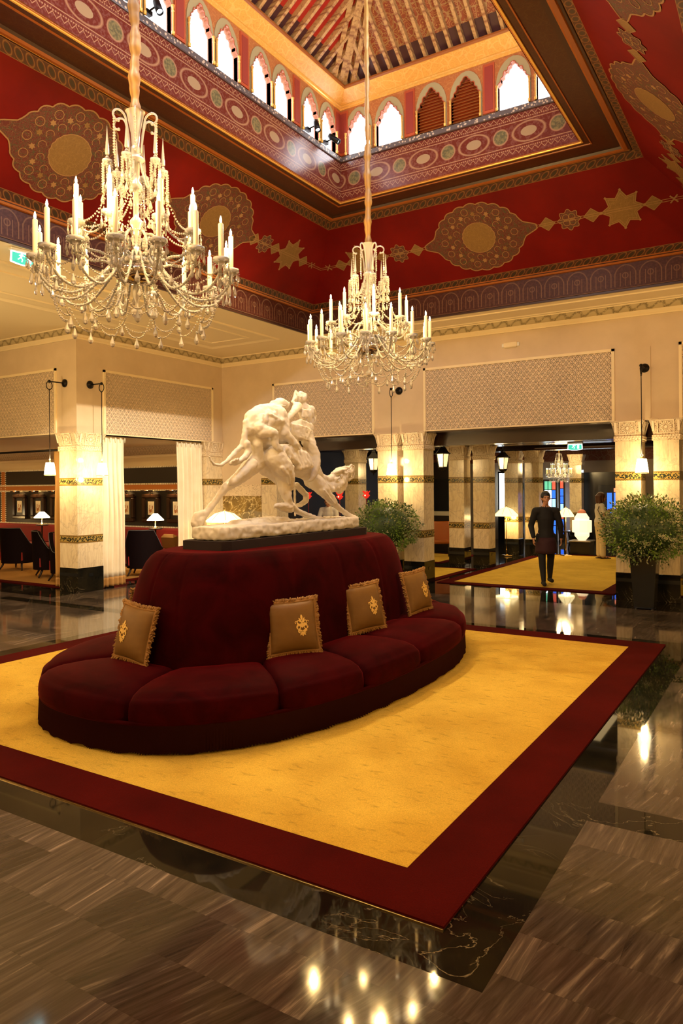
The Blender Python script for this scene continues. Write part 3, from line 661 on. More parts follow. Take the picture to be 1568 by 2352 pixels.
lantern_wall('wall_lantern_left', fL, WY0, WY1, pl)
mb = MB(); mb.plate([(WY0, 6.47), (WY1, 6.47), (WY1, Z1+.1), (WY0, Z1+.1)], [], 0, -.05, fR_); mb.plate([(WX0, 6.47), (WX1, 6.47), (WX1, Z1+.1), (WX0, Z1+.1)], [], 0, -.05, fN); st(mb.build('wall_lantern_near', MT['lwall']))
stn = [(0, 7.93), (.012, 7.93), (.014, 7.955), (.03, 7.965), (.035, 7.985), (.05, 7.99), (.21, 8.12), (.225, 8.12), (.24, 8.145), (.24, 8.17), (.0, 8.18)]
mb = MB(); sweep_mb(mb, lrect, stn, True, 1, [1, 0, 1, 0, 1, 0, 1, 2, 2, 1]); st(mb.build('trim_4', [MT['cornice'], MT['mould_gold'], MT['mould_orange']]))
# hipped roof: boarding and rafters
RS = .74; RX0, RX1, RY0, RY1 = WX0+.10, WX1-.10, WY0+.10, WY1-.10; ZB = 8.14; HW = (RX1-RX0)/2; ZT = ZB+HW*RS+.10
cxr = (RX0+RX1)/2
A, B, C, D = (RX0, RY0, ZB+.10), (RX0, RY1, ZB+.10), (RX1, RY1, ZB+.10), (RX1, RY0, ZB+.10); E_, F_ = (cxr, RY0+HW, ZT), (cxr, RY1-HW, ZT)
mb = MB(); mb.mat(0).quad(A, B, F_, E_); mb.quad(C, D, E_, F_); mb.mat(1)._add([B, C, F_], [(0, 1, 2)], False); mb._add([D, A, E_], [(0, 1, 2)], False)
q = .22; up = ZB+.095
for (P0, P1, n0, n1) in ((B, C, F_, F_), (A, B, E_, F_)):
    a, b = Vector(P0), Vector(P1); c0, c1 = a+(Vector(n0)-a)*(q/HW), b+(Vector(n1)-b)*(q/HW); e = Vector((0, 0, -.006)); mb.mat(2).quad(a+e, b+e, c1+e, c0+e)
roof = st(mb.build('ceiling', [MT['roofred'], MT['roofpat'], MT['roofdark']]))
def rafter(p0, p1, w_=.048, h_=.095):
    p0, p1 = Vector(p0), Vector(p1); d = (p1-p0).normalized(); s_ = d.cross(Vector((0, 0, 1))).normalized()*w_/2; n_ = s_.cross(d).normalized()*h_
    if n_.z < 0: n_ = -n_
    m = MB(); vs = [p0-s_, p0+s_, p0+s_+n_, p0-s_+n_, p1-s_, p1+s_, p1+s_+n_, p1-s_+n_]
    m._add(vs, [(0, 1, 2, 3), (4, 5, 6, 7), (0, 1, 5, 4), (1, 2, 6, 5), (2, 3, 7, 6), (3, 0, 4, 7)], False); return m.build('rafter', MT['rafter'], roof)
sp_ = .196; x = RX0+.12
while x < RX1-.05:
    m_ = HW-abs(x-cxr)
    if m_ > .06: rafter((x, RY1, ZB), (x, RY1-m_, ZB+m_*RS))
    x += sp_
y = RY0+.12
while y < RY1-.05:
    m_ = min(HW, RY1-y, y-RY0)
    if m_ > .06:
        rafter((RX0, y, ZB), (RX0+m_, y, ZB+m_*RS))
        if y > 5: rafter((RX1, y, ZB), (RX1-m_, y, ZB+m_*RS))
    y += sp_
for dx in (0, .17): rafter((RX0+dx, RY1, ZB-.01), (cxr, RY1-HW+dx, ZB+HW*RS-.01), .07, .1); rafter((RX0, RY1-dx-.1, ZB-.01), (cxr-dx, RY1-HW, ZB+HW*RS-.01), .07, .1)
rafter((RX1, RY1, ZB-.01), (cxr, RY1-HW, ZB+HW*RS-.01), .07, .1); rafter((cxr, RY0+HW, ZB+HW*RS-.02), (cxr, RY1-HW, ZB+HW*RS-.02), .09, .1)

# corridor and lobby beyond the far wall, lounge on the left
mb = MB()
mb.b2(-9.5, 4, 12.66, 13.14, 2.93, 2.954); mb.b2(-11.6, 4, 13.15, 13.45, 2.70, 3.2); mb.b2(-11.6, 4, 13.45, 27, 3.05, 3.15)
for y in (13.45, 14.3, 15.2): mb.b2(-11.6, 4, y, y+.12, 2.93, 3.05)
mb.b2(-11.6, 4, 15.85, 16.35, 2.83, 3.05); mb.b2(-11.6, 4, 19.15, 19.55, 2.84, 3.05)
mb.b2(-11.6, 4, 17.3, 17.45, 2.93, 3.05); mb.b2(-11.6, 4, 18.2, 18.35, 2.93, 3.05)
st(mb.build('ceiling', MT['darkwood']))
mb = MB(); mb.b2(-11.9, 4.2, 25.0, 25.2, 0, 3.1); mb.mat(1).b2(-11.9, 4.2, 24.95, 25, 2.72, 3.05); st(mb.build('wall_lobby', [MT['plaster'], MT['lobbyfrieze']]))
mb = MB(); mb.b2(-11.9, -11.6, 13.15, 25, 0, 3.2); st(mb.build('wall_corridor_left', MT['darkwood2']))
mb = MB(); mb.b2(4, 4.2, 12.65, 25, 0, 3.2); st(mb.build('wall_corridor_right', MT['darkwood2']))
mb = MB(); mb.b2(-21, -11.6, 9.17, 13.3, 3.0, 3.1); st(mb.build('ceiling', MT['cream']))
LY = 13.1
mb = MB(); mb.mat(0).b2(-21, -11.6, LY, LY+.2, 0, 3.1); mb.mat(1).b2(-21, -11.6, LY-.03, LY, .0, 2.46)
mb.mat(2).b2(-21, -11.6, LY-.04, LY-.03, 1.88, 2.01)
for xv in (-20.1, -16.9): mb.mat(2).b2(xv-.09, xv+.09, LY-.041, LY-.03, .92, 2.46)
mb.mat(4).b2(-21, -11.6, LY-.012, LY-.0, 2.74, 3.0)
lw = st(mb.build('wall_lounge', [MT['cream'], MT['blackpanel'], MT['orangestrip'], MT['nail'], MT['stucco']]))
nm = MB()
for z in (2.46, 2.025, 1.865, .93):
    x = -20.6
    while x < -12.0: nm.b2(x, x+.034, LY-.05, LY-.03, z-.019, z+.019); x += .062
for xv in (-20.1, -16.9):
    for sx in (-.105, .105):
        z = .95
        while z < 2.45: nm.b2(xv+sx-.015, xv+sx+.015, LY-.05, LY-.03, z-.015, z+.015); z += .062
tag(nm.build('inlay_studs', MT['nail'], lw), kind='stuff')
mb = MB(); mb.b2(-21, -11.62, LY-.08, LY, 2.70, 2.76); st(mb.build('trim_5', MT['cream']))
# ------------------------------------------------------------------ columns
def make_column(w_=.42, d_=.42, ztop=2.955, label='', group=None, name='marble_column', faces='xy'):
    t = empty(name, (0, 0, 0), 0, label, 'column', group)
    zb = ztop-.345
    m = MB(); m.b2(-w_/2-.006, w_/2+.006, -d_/2-.006, d_/2+.006, 0, .45, .004); b = m.build('base', MT['black'], t)
    m = MB(); m.b2(-w_/2-.003, w_/2+.003, -d_/2-.012, -d_/2-.004, .30, .36); m.b2(w_/2+.004, w_/2+.012, -.05, .05, .28, .34); m.build('socket_plate', MT['vase'], b)
    m = MB(); m.b2(-w_/2, w_/2, -d_/2, d_/2, .45, zb); m.build('shaft', MT['marble'], t)
    for z in (.91, 1.97):
        m = MB(); m.b2(-w_/2-.003, w_/2+.003, -d_/2-.003, d_/2+.003, 0, .145); m.build('mosaic_band', MT['mosaic'], t, (0, 0, z))
    m = MB(); fl = .052
    prof = [(0, zb), (.018, zb+.005), (.018, zb+.09), (.004, zb+.095), (.008, zb+.14), (.02, zb+.24), (fl, ztop-.03), (fl+.008, ztop-.02), (fl+.008, ztop)]
    R_ = [[(sx*(w_/2+o), sy*(d_/2+o), z) for sx, sy in ((-1, -1), (1, -1), (1, 1), (-1, 1))] for o, z in prof]
    vs = [p for r in R_ for p in r]; fs = []
    for k in range(len(prof)-1):
        for i in range(4): j = (i+1) % 4; fs.append((k*4+i, k*4+j, k*4+4+j, k*4+4+i))
    fs += [(3, 2, 1, 0), tuple(len(vs)-4+i for i in range(4))]
    m._add(vs, fs, False); cp = m.build('capital', MT['capital'], t)
    m = MB(); zc = zb+.215
    for (ax, sg, hw) in (('x', -1, w_/2), ('y', 1, d_/2), ('y', -1, d_/2)):
        half = (d_ if ax == 'x' else w_)/2
        def P(u, z, h):
            q = z-zb; o = half+h+.003+(.018 if q < .095 else .008+max(0, q-.14)*.12 if q < .24 else .020+(q-.24)*.427)
            return (u, sg*o, z) if ax == 'x' else (sg*o, u, z)
        for u0, u1, z0, z1 in ((-.125, .125, zc+.10, zc+.112), (-.125, -.113, zc-.09, zc+.11), (.113, .125, zc-.09, zc+.11), (-.125, .125, zc-.102, zc-.09)):
            m.prism([(u0, z0), (u1, z0), (u1, z1), (u0, z1)], 0, .007, P)
        for i in range(16):
            a = 2*pi*i/16; da = .13
            m.prism([(.028*cos(a), zc+.028*sin(a)), (.082*cos(a-da), zc+.082*sin(a-da)), (.092*cos(a), zc+.092*sin(a)), (.082*cos(a+da), zc+.082*sin(a+da))], 0, .009, P)
        m.prism([(.024*cos(2*pi*i/12), zc+.024*sin(2*pi*i/12)) for i in range(12)], 0, .013, P)
        for i in range(-4, 5):
            for k in (0, 1): m.prism([(i*.045+.02*(k), zb+.025+k*.035), (i*.045+.016+.02*k, zb+.041+k*.035), (i*.045+.02*k, zb+.057+k*.035), (i*.045-.016+.02*k, zb+.041+k*.035)], -.002, .005, P)
        for uu in (-half+.022, half-.022): m.prism([(uu-.018, zc-.06), (uu+.018, zc-.06), (uu+.018, zc+.10), (uu-.018, zc+.10)], 0, .005, P)
    m.build('carved_rosette', MT['capital_plain'], cp)
    return t
COLS = [
 (-11.35, 8.955, .50, .57, 2.955, 'stout marble corner pier at left carrying two black bracket lamps'),
 (-11.35, 12.38, .50, .54, 2.955, 'marble column in the far left corner beside the right-hand cream curtain'),
 (-9.76, 12.86, .42, .42, 2.955, 'marble column right of the gold and black marble chimney breast'),
 (-6.805, 12.86, .44, .42, 2.955, 'left column of the near pair behind the leafy bush left of centre'),
 (-6.225, 12.86, .43, .46, 2.955, 'right column of the near pair, black base beside the yellow rug corner'),
 (-2.29, 12.80, .40, .42, 2.955, 'left column of the pair behind the big bush at right'),
 (-1.71, 12.80, .38, .42, 2.955, 'right column of the pair behind the big bush at right'),
 (-6.72, 16.10, .38, .40, 2.86, 'left column of the corridor pair between the two hanging lanterns'),
 (-6.11, 16.10, .38, .40, 2.86, 'right column of the corridor pair between the two hanging lanterns'),
 (-9.6, 16.10, .40, .40, 2.86, 'shaded purple-grey column seen behind the camel head of the sculpture'),
 (-1.9, 16.10, .38, .40, 2.86, 'column seen in the gap of the pair behind the big bush at right'),
 (-6.51, 19.40, .38, .38, 2.86, 'back column lit by the umbrella-shade floor lamp'),
 (-5.94, 19.40, .38, .38, 2.86, 'back column directly behind the dark-suited walking person'),
 (-5.70, 23.0, .36, .30, 2.86, 'farthest column between the stained glass door and the dark lift surround'),
]
for x, y, w_, d_, zt, lb in COLS:
    t = make_column(w_, d_, zt, lb); t.location = (x, y, 0)

# ------------------------------------------------------------------ chandeliers
def crystal_drop(m, p, L=.06, r=.013):
    p = Vector(p); m.lathe([(.001, 0), (r*.45, -L*.3), (r, -L*.68), (r*.7, -L*.9), (.001, -L)], p, 6, False)
def bead_line(m, pts, r=.0085):
    for p in pts: m.octa(p, r*1.2, r*1.2)
def swag(p, q, sag, n):
    p, q = Vector(p), Vector(q); return [p.lerp(q, i/n)-Vector((0, 0, sag*4*(i/n)*(1-i/n))) for i in range(n+1)]
def pan(m, c, r=.060, h=.034):
    m.lathe([(.006, -.045), (.016, -.03), (.010, -.02), (.03, -.012), (r, h*.4), (r*1.03, h), (r*.96, h), (r*.9, h*.5), (.02, .0), (.02, h*.7), (.001, h*.7)], c, 16, True)
def candle_arm(root, R, zr, zp, dip, ang, clen, ztop):
    """arm that leaves the stem at zr, dips and rises to a pan at radius R, height zp; built at angle 0"""
    pts = []
    P = [(.05, zr-.02), (.07, zr+.06), (.13, zr+.075), (.20, zr-.02), (.30*R/.7, zr-.5*dip-.04), (.62*R, zp-dip), (.84*R, zp-dip*.93), (.97*R, zp-dip*.45), (R, zp-.03)]
    # Catmull-Rom
    P = [Vector((a, 0, b)) for a, b in P]; Q = [P[0]]+P+[P[-1]]
    for i in range(1, len(Q)-2):
        for k in range(5):
            t = k/5; a, b, c, d = Q[i-1], Q[i], Q[i+1], Q[i+2]
            pts.append(.5*((2*b)+(c-a)*t+(2*a-5*b+4*c-d)*t*t+(3*b-a-3*c+d)*t**3))
    pts.append(P[-1])
    key = (R, zr, zp, dip, clen)
    if key not in ARMS:
        m = MB(); m.tube(pts, .0095, 6); n = len(pts)
        for i in range(1, n-1, 1): m.ball(pts[i], .0125, 6, 4)
        a = m.build('candle_arm', MT['crystal'])
        m = MB(); pan(m, (R, 0, zp)); p1 = m.build('drip_pan', MT['crystal'], a)
        m = MB(); m.lathe([(.0185, zp+.02), (.0185, zp+.02+clen), (.012, zp+.028+clen), (.001, zp+.03+clen)], (R, 0, 0), 12); p2 = m.build('candle', MT['wax'], a)
        m = MB(); m.lathe([(.001, 0), (.008, .008), (.0095, .020), (.006, .036), (.001, .052)], (R, 0, zp+.03+clen), 8); p3 = m.build('flame', MT['flame'], a)
        m = MB()
        for k in range(9):
            an = 2*pi*k/9; p = (R+.060*cos(an), .060*sin(an), zp+.015); m.octa(p, .006); m.octa((p[0], p[1], p[2]-.018), .008); crystal_drop(m, (p[0], p[1], p[2]-.028), .075 if k % 2 else .052, .009)
        for k in range(3):
            an = 2*pi*k/3+.2; p = (R+.03*cos(an), .03*sin(an), zp-.06); m.octa(p, .008); m.octa((p[0], p[1], p[2]-.022), .008); crystal_drop(m, (p[0], p[1], p[2]-.034), .09, .014)
        p4 = tag(m.build('crystal_drops', MT['crystal'], a), kind='stuff')
        ARMS[key] = [a, False]
    a, used = ARMS[key]
    if not used: o = a; ARMS[key][1] = True; o.parent = root; KIDS.setdefault(root.name, []).append(o)
    else: o = copy_tree(a, root)
    o.rotation_euler = (0, 0, ang)
    return o
ARMS = {}
def chandelier(x, y, ztop_cord, label):
    t = empty('chandelier', (x, y, 3.05), 0, label, 'chandelier')
    Z = lambda z: z-3.05
    # twisted silk cord sleeve
    m = MB(); zz = Z(4.74); pts = []; rs = []
    while zz < ztop_cord-3.05:
        pts.append((.004*sin(zz*9), .004*cos(zz*11), zz)); k = zz-Z(4.74); base = .038 if k < 1.2 else .026
        rs.append(base*(1+.18*sin(zz*23)+.10*sin(zz*57+1))); zz += .03
    m.tube(pts, rs, 10); m.build('cord_sleeve', MT['silk'], t)
    m = MB()
    m.lathe([(.075, Z(4.78)), (.066, Z(4.77)), (.052, Z(4.70)), (.036, Z(4.62)), (.030, Z(4.52)), (.038, Z(4.50)), (.044, Z(4.47)), (.03, Z(4.45)), (.06, Z(4.43)), (.07, Z(4.41)), (.03, Z(4.38)), (.028, Z(4.25)), (.05, Z(4.22)), (.05, Z(4.19)), (.022, Z(4.16)), (.022, Z(3.98)), (.045, Z(3.95)), (.05, Z(3.92)), (.022, Z(3.88)), (.022, Z(3.72)), (.06, Z(3.69)), (.10, Z(3.65)), (.11, Z(3.62)), (.07, Z(3.60))], (0, 0, 0), 20)
    m.build('glass_stem', MT['crystal'], t)
    m = MB(); m.lathe([(.10, Z(3.605)), (.165, Z(3.565)), (.175, Z(3.535)), (.145, Z(3.495)), (.08, Z(3.47)), (.02, Z(3.462))], (0, 0, 0), 32); m.build('receiver_bowl', MT['smoke'], t)
    m = MB(); m.lathe([(.001, Z(3.48)), (.02, Z(3.47)), (.012, Z(3.44)), (.03, Z(3.42)), (.028, Z(3.36)), (.012, Z(3.33)), (.012, Z(3.29)), (.042, Z(3.262)), (.045, Z(3.24)), (.03, Z(3.215)), (.001, Z(3.205))], (0, 0, 0), 16); m.build('finial', MT['crystal'], t)
    # top scrolls
    for k in range(6):
        a = 2*pi*k/6+.3; q = []
        for i in range(22):
            s_ = i/21
            if s_ < .45: u = s_/.45; r, z = .050+.030*u**2, 4.46+.24*u
            else:
                th = pi-(s_-.45)/.55*4.7; rr = .062*(1-.50*(s_-.45)/.55); r, z = .142+rr*cos(th), 4.70+rr*sin(th)
            q.append((r*cos(a), r*sin(a), Z(z)))
        m = MB(); m.tube(q, .0085, 6); m.ball(q[-1], .013, 6, 4); sc_ = m.build('scroll', MT['crystal'], t)
        e = q[-4]; m = MB(); bead_line(m, [(e[0], e[1], e[2]-.02-.021*i) for i in range(13)], .0095); m.build('bead_strand', MT['crystal'], sc_)
    # spire arms
    for k in range(6):
        a = 2*pi*k/6; R = .21; q = []
        for s_ in range(14):
            u = s_/13; r = .03+(R-.03)*u; z = 4.44-.30*sin(min(1, u*1.25)*pi/2*1.0)+(.18*max(0, (u-.5)/.5)**2)
            q.append((r*cos(a), r*sin(a), Z(z)))
        m = MB(); m.tube(q, .009, 6)
        for p in q: m.ball(p, .012, 6, 4)
        ar = m.build('spire_arm', MT['crystal'], t); ex, ey, ez = q[-1]
        m = MB(); pan(m, (ex, ey, ez+.03), .038, .02); m.build('drip_pan', MT['crystal'], ar)
        m = MB(); m.ball((ex, ey, ez+.07), .015, 8, 5); m.lathe([(.012, ez+.09), (.0155, ez+.10), (.013, ez+.14), (.001, ez+.31)], (ex, ey, 0), 6, False); m.build('spire', MT['drop'], ar)
        m = MB()
        for j in range(8):
            an = 2*pi*j/8; p = (ex+.036*cos(an), ey+.036*sin(an)); L = 5+(j*5+k*3) % 15
            bead_line(m, [(p[0], p[1], ez+.02-.019*i) for i in range(L)], .0085); crystal_drop(m, (p[0], p[1], ez+.02-.019*L), .07, .015)
        tag(m.build('crystal_drops', MT['crystal'], ar), kind='stuff')
    # candle tiers
    for k in range(8): candle_arm(t, .45, Z(3.76), Z(3.82), .16, rad(-78+45*k)+RVIEW, .275, 0)
    for k in range(16): candle_arm(t, .715, Z(3.60), Z(3.555), .20, rad(-90+22.5*k+2)+RVIEW, .265, 0)
    # bead swags
    def P(R, a, z): return (R*cos(a), R*sin(a), Z(z))
    for k in range(8):
        a0, a1 = rad(-78+45*k)+RVIEW, rad(-78+45*(k+1))+RVIEW
        m = MB(); bead_line(m, swag(P(.45, a0, 3.84), P(.45, a1, 3.84), .10, 20), .0085); bead_line(m, swag(P(.05, a0, 4.18), P(.43, a0, 3.84), .12, 22), .0085)
        am = (a0+a1)/2; bead_line(m, swag(P(.21, am, 4.22), P(.43, a0, 3.86), .10, 18), .008); m.build('bead_swag', MT['crystal'], t)
    for k in range(16):
        a0, a1 = rad(-90+22.5*k+2)+RVIEW, rad(-90+22.5*(k+1)+2)+RVIEW; am = (a0+a1)/2
        m = MB(); bead_line(m, swag(P(.70, a0, 3.52), P(.70, a1, 3.52), .08, 14), .0085); bead_line(m, swag(P(.16, a0, 3.60), P(.68, a0, 3.50), .13, 24), .008); m.build('bead_swag', MT['crystal'], t)
        m = MB(); p = P(.60, am, 3.40); crystal_drop(m, p, .085, .02); bead_line(m, [(p[0], p[1], p[2]+.02+.018*i) for i in range(3)]); m.build('pendant_drop', MT['drop'], t)
        # lower hoop hung from the arms
        m = MB(); bead_line(m, swag(P(.62, a0, 3.36), P(.50, am, 3.16), .06, 14), .0078); bead_line(m, swag(P(.50, am, 3.16), P(.62, a1, 3.36), .06, 14), .0078); m.build('bead_swag', MT['crystal'], t)
        m = MB(); p = P(.50, am, 3.155); crystal_drop(m, p, .095, .021); m.build('pendant_drop', MT['drop'], t)
    for k in range(8):
        a0, a1 = 2*pi*k/8, 2*pi*(k+1)/8; am = (a0+a1)/2
        m = MB(); bead_line(m, swag(P(.13, a0, 3.48), P(.34, am, 3.22), .03, 20), .0078); bead_line(m, swag(P(.34, am, 3.22), P(.34, am+2*pi/8, 3.22), .06, 16), .0078); crystal_drop(m, P(.34, am, 3.216), .09, .02)
        m.build('bead_swag', MT['crystal'], t); m = MB(); q = P(.13, a0+.2, 3.50); bead_line(m, [(q[0], q[1], q[2]-.016*i) for i in range(5)]); crystal_drop(m, (q[0], q[1], q[2]-.085), .08, .016); m.build('pendant_drop', MT['drop'], t)
    return t
RVIEW = 1.0
def chand_lights(x, y, z, k=1.0):
    for i in range(4):
        a = i*pi/2+.6; light('candle_glow', 'POINT', (x+.715*cos(a), y+.715*sin(a), z+.87), 48*k, WARM, .02)
    for i in range(3):
        a = i*2.1+.3; light('candle_glow', 'POINT', (x+.45*cos(a), y+.45*sin(a), z+1.17), 12*k, WARM, .02)
c1 = chandelier(-4.24, 3.87, 9.0, 'large crystal chandelier nearest the camera, at the upper left, candles lit'); chand_lights(-4.24, 3.87, 3.05)
c2 = copy_tree(c1); c2.location = (-4.24, 7.45, 3.05); c2.rotation_euler = (0, 0, .22); c2['label'] = 'crystal chandelier hanging in the middle, smaller in view, in front of the carved wall panels'
chand_lights(-4.24, 7.45, 3.05)

# ------------------------------------------------------------------ bracket lamps
def bracket_lamp(wall_pt, out, drop_z, shade_z0, label, side=(0, 0)):
    """wall_pt: rose centre; out: horizontal direction from the wall to the ring; the shade hangs below"""
    t = empty('bracket_pendant_lamp', wall_pt, 0, label, 'lamp', 'black bracket lamps on the columns')
    o = Vector((out[0], out[1], 0)); on = o.normalized(); T = Vector((0, 0, 1)).rotation_difference(on).to_matrix()
    m = MB(); m.lathe([(.001, 0), (.075, 0), (.075, .02), (.055, .035), (.03, .045), (.015, .05)], (0, 0, 0), 20, True, T); m.tube([on*.03, o], .011, 8); m.ball(o, .028, 10, 6); m.build('wall_bracket', MT['iron'], t)
    e = o; m = MB(); sd = on
    m.tube([e+Vector((0, 0, -.075))+on*.06*sin(a)+Vector((0, 0, .075*cos(a))) for a in [2*pi*i/20 for i in range(20)]], .008, 6, closed=True)
    m.ball(e+Vector((0, 0, -.155)), .014, 8, 5); m.build('ring', MT['iron'], t)
    zs = shade_z0-wall_pt[2]
    m = MB(); m.tube([e+Vector((0, 0, -.165)), e+Vector((0, 0, zs+.31))], .007, 6); m.build('rod', MT['iron'], t)
    m = MB(); p = e+Vector((0, 0, zs)); m.lathe([(.012, .232), (.02, .238), (.02, .25), (.008, .26), (.008, .27)], p, 10)
    m.tube([p+Vector((0, 0, .29))+Vector((.02*cos(a), 0, .02*sin(a))) for a in [2*pi*i/12 for i in range(12)]], .005, 5, closed=True); m.build('finial', MT['brass'], t)
    m = MB(); n = 40; vs = []
    for (r, z) in ((.102, .0), (.095, .07), (.086, .14), (.072, .225), (.068, .232)):
        vs.append((r, z))
    m.lathe(vs, p, 40); m.lathe([(.012, .232), (.068, .232)], p, 24)
    sh = m.build('shade', MT['shade'], t)
    m = MB(); m.lathe([(.1035, -.002), (.1035, .012), (.101, .014), (.100, -.002)], p, 40); m.build('shade_trim', MT['brass'], sh)
    wp = Vector(wall_pt)+p
    light('lamp_bulb', 'POINT', wp+Vector((0, 0, -.07)), 14, WARM2, .04); light('lamp_bulb', 'POINT', wp+Vector((0, 0, .30)), 11, WARM2, .04)
    return t
bracket_lamp((-11.42, 8.67, 3.87), (-.02, -.32), 0, 2.16, 'bracket lamp on the left face of the corner pier, leftmost of the black ones')
bracket_lamp((-11.10, 8.97, 3.85), (.30, .02), 0, 2.15, 'bracket lamp on the right face of the corner pier, in front of the cream curtain')
bracket_lamp((-6.53, 12.65, 3.78), (0, -.34), 0, 2.11, 'bracket lamp over the central column pair, below the middle chandelier')
bracket_lamp((-2.03, 12.65, 3.80), (0, -.34), 0, 2.08, 'bracket lamp over the right column pair, above the big bush')
# plaster strips behind two of the roses
m = MB(); m.b2(-2.12, -1.94, 12.635, 12.65, 2.99, 4.15); st(m.build('trim_6', MT['plaster']))
# ------------------------------------------------------------------ hexagonal hanging lanterns
def hex_lantern(x, y, ztop, label):
    ztop0 = ztop; t = empty('hanging_lantern', (x, y, ztop), 0, label, 'lantern', 'iron lanterns hanging in the corridor')
    m = MB(); m.tube([(0, 0, 3.052-ztop), (0, 0, -.16)], .008, 6); m.build('chain', MT['iron'], t)
    z = -.16; m = MB(); m.lathe([(.02, z), (.05, z-.02), (.06, z-.06), (.12, z-.13), (.155, z-.17), (.165, z-.19), (.15, z-.195)], (0, 0, 0), 6, False); cr = m.build('roof', MT['iron'], t)
    m = MB()
    for k in range(6):
        a = 2*pi*k/6; m.ball((.165*cos(a), .165*sin(a), z-.185), .018, 6, 4)
        m.tube([(.148*cos(a), .148*sin(a), z-.19), (.098*cos(a), .098*sin(a), z-.47)], .008, 5)
    m.lathe([(.103, z-.46), (.108, z-.475), (.10, z-.49), (.07, z-.52), (.02, z-.545), (.012, z-.57), (.001, z-.60)], (0, 0, 0), 6, False); m.build('cage', MT['iron'], t)
    m = MB(); m.lathe([(.138, z-.195), (.092, z-.462)], (0, 0, 0), 6, False); m.build('glass', MT['lanternglass'], t)
    light('lantern_bulb', 'POINT', (x, y-.26, ztop-.5), 10, WARM2, .1)
hex_lantern(-6.22, 14.0, 2.93, 'iron lantern hanging right of the central column pair')
hex_lantern(-5.93, 16.9, 2.93, 'smaller iron lantern beyond the corridor column pair, left of the walking person')
hex_lantern(-8.5, 15.1, 2.93, 'iron lantern half hidden by the central column pair, above the camel head')
# ------------------------------------------------------------------ rugs
def rug(x0, x1, y0, y1, b, label, m_in='yellow', h=.014, name='rug'):
    t = empty(name, ((x0+x1)/2, (y0+y1)/2, 0), 0, label, 'rug'); cx, cy = (x0+x1)/2, (y0+y1)/2
    m = MB()
    for a0, a1, c0, c1 in ((x0, x1, y0, y0+b), (x0, x1, y1-b, y1), (x0, x0+b, y0+b, y1-b), (x1-b, x1, y0+b, y1-b)): m.b2(a0-cx, a1-cx, c0-cy, c1-cy, .001, h)
    m.build('border', MT['burg'], t)
    m = MB(); m.b2(x0+b-cx, x1-b-cx, y0+b-cy, y1-b-cy, .001, h+.001); m.build('field', MT[m_in], t); return t
rug(-7.65, -1.28, 2.85, 9.25, .35, 'large yellow rug with a burgundy border under the round velvet sofa')
m = MB(); m.b2(-7.66, -1.28, 2.838, 2.85, 0, .006); tag(m.build('floor_strip', MT['brass']), 'thin brass strip along the front edge of the large yellow rug', 'floor strip')
rug(-5.96, -2.62, 13.08, 20.0, .26, 'long yellow runner rug in the corridor where the dark-suited person walks')
rug(-9.6, -6.12, 13.3, 15.62, .16, 'yellow rug behind the central columns, left of the long corridor rug')
rug(-10.5, -7.35, 16.45, 18.8, .16, 'small strip of yellow rug farthest back, by the orange chair')
rug(-2.56, 1.5, 13.3, 16.0, .14, 'yellow rug glimpsed between the two columns behind the big bush')
rug(-20.5, -11.65, 8.95, 12.3, .2, 'tan rug with a dark red edge under the lounge armchairs', 'tan')

# ------------------------------------------------------------------ round velvet sofa
SX, SY, SN = -4.46, 6.07, 2.4
def sell(a, b, t, n=SN):
    c, s_ = cos(t), sin(t); return (a*math.copysign(abs(c)**(2/n), c), b*math.copysign(abs(s_)**(2/n), s_))
def ell_pt(a, b, t, n=SN):         # angle measured in unit ellipse space
    k = (abs(cos(t))**n+abs(sin(t))**n)**(-1/n); return (a*k*cos(t), b*k*sin(t))
OA, OB = 1.53, 2.60; BA, BB = .80, 1.86
sofa = empty('round_sofa', (SX, SY, 0), 0, 'oval burgundy velvet banquette with a tall central back and long fringe, on the yellow rug', 'sofa')
N = 240
m = MB(); m.grid(lambda u, v: (*ell_pt(OA-.06-.03*v, OB-.06-.03*v, 2*pi*u), .05+.27*v), N, 3, cu=True); m.build('base', MT['darkvelvet'], sofa)
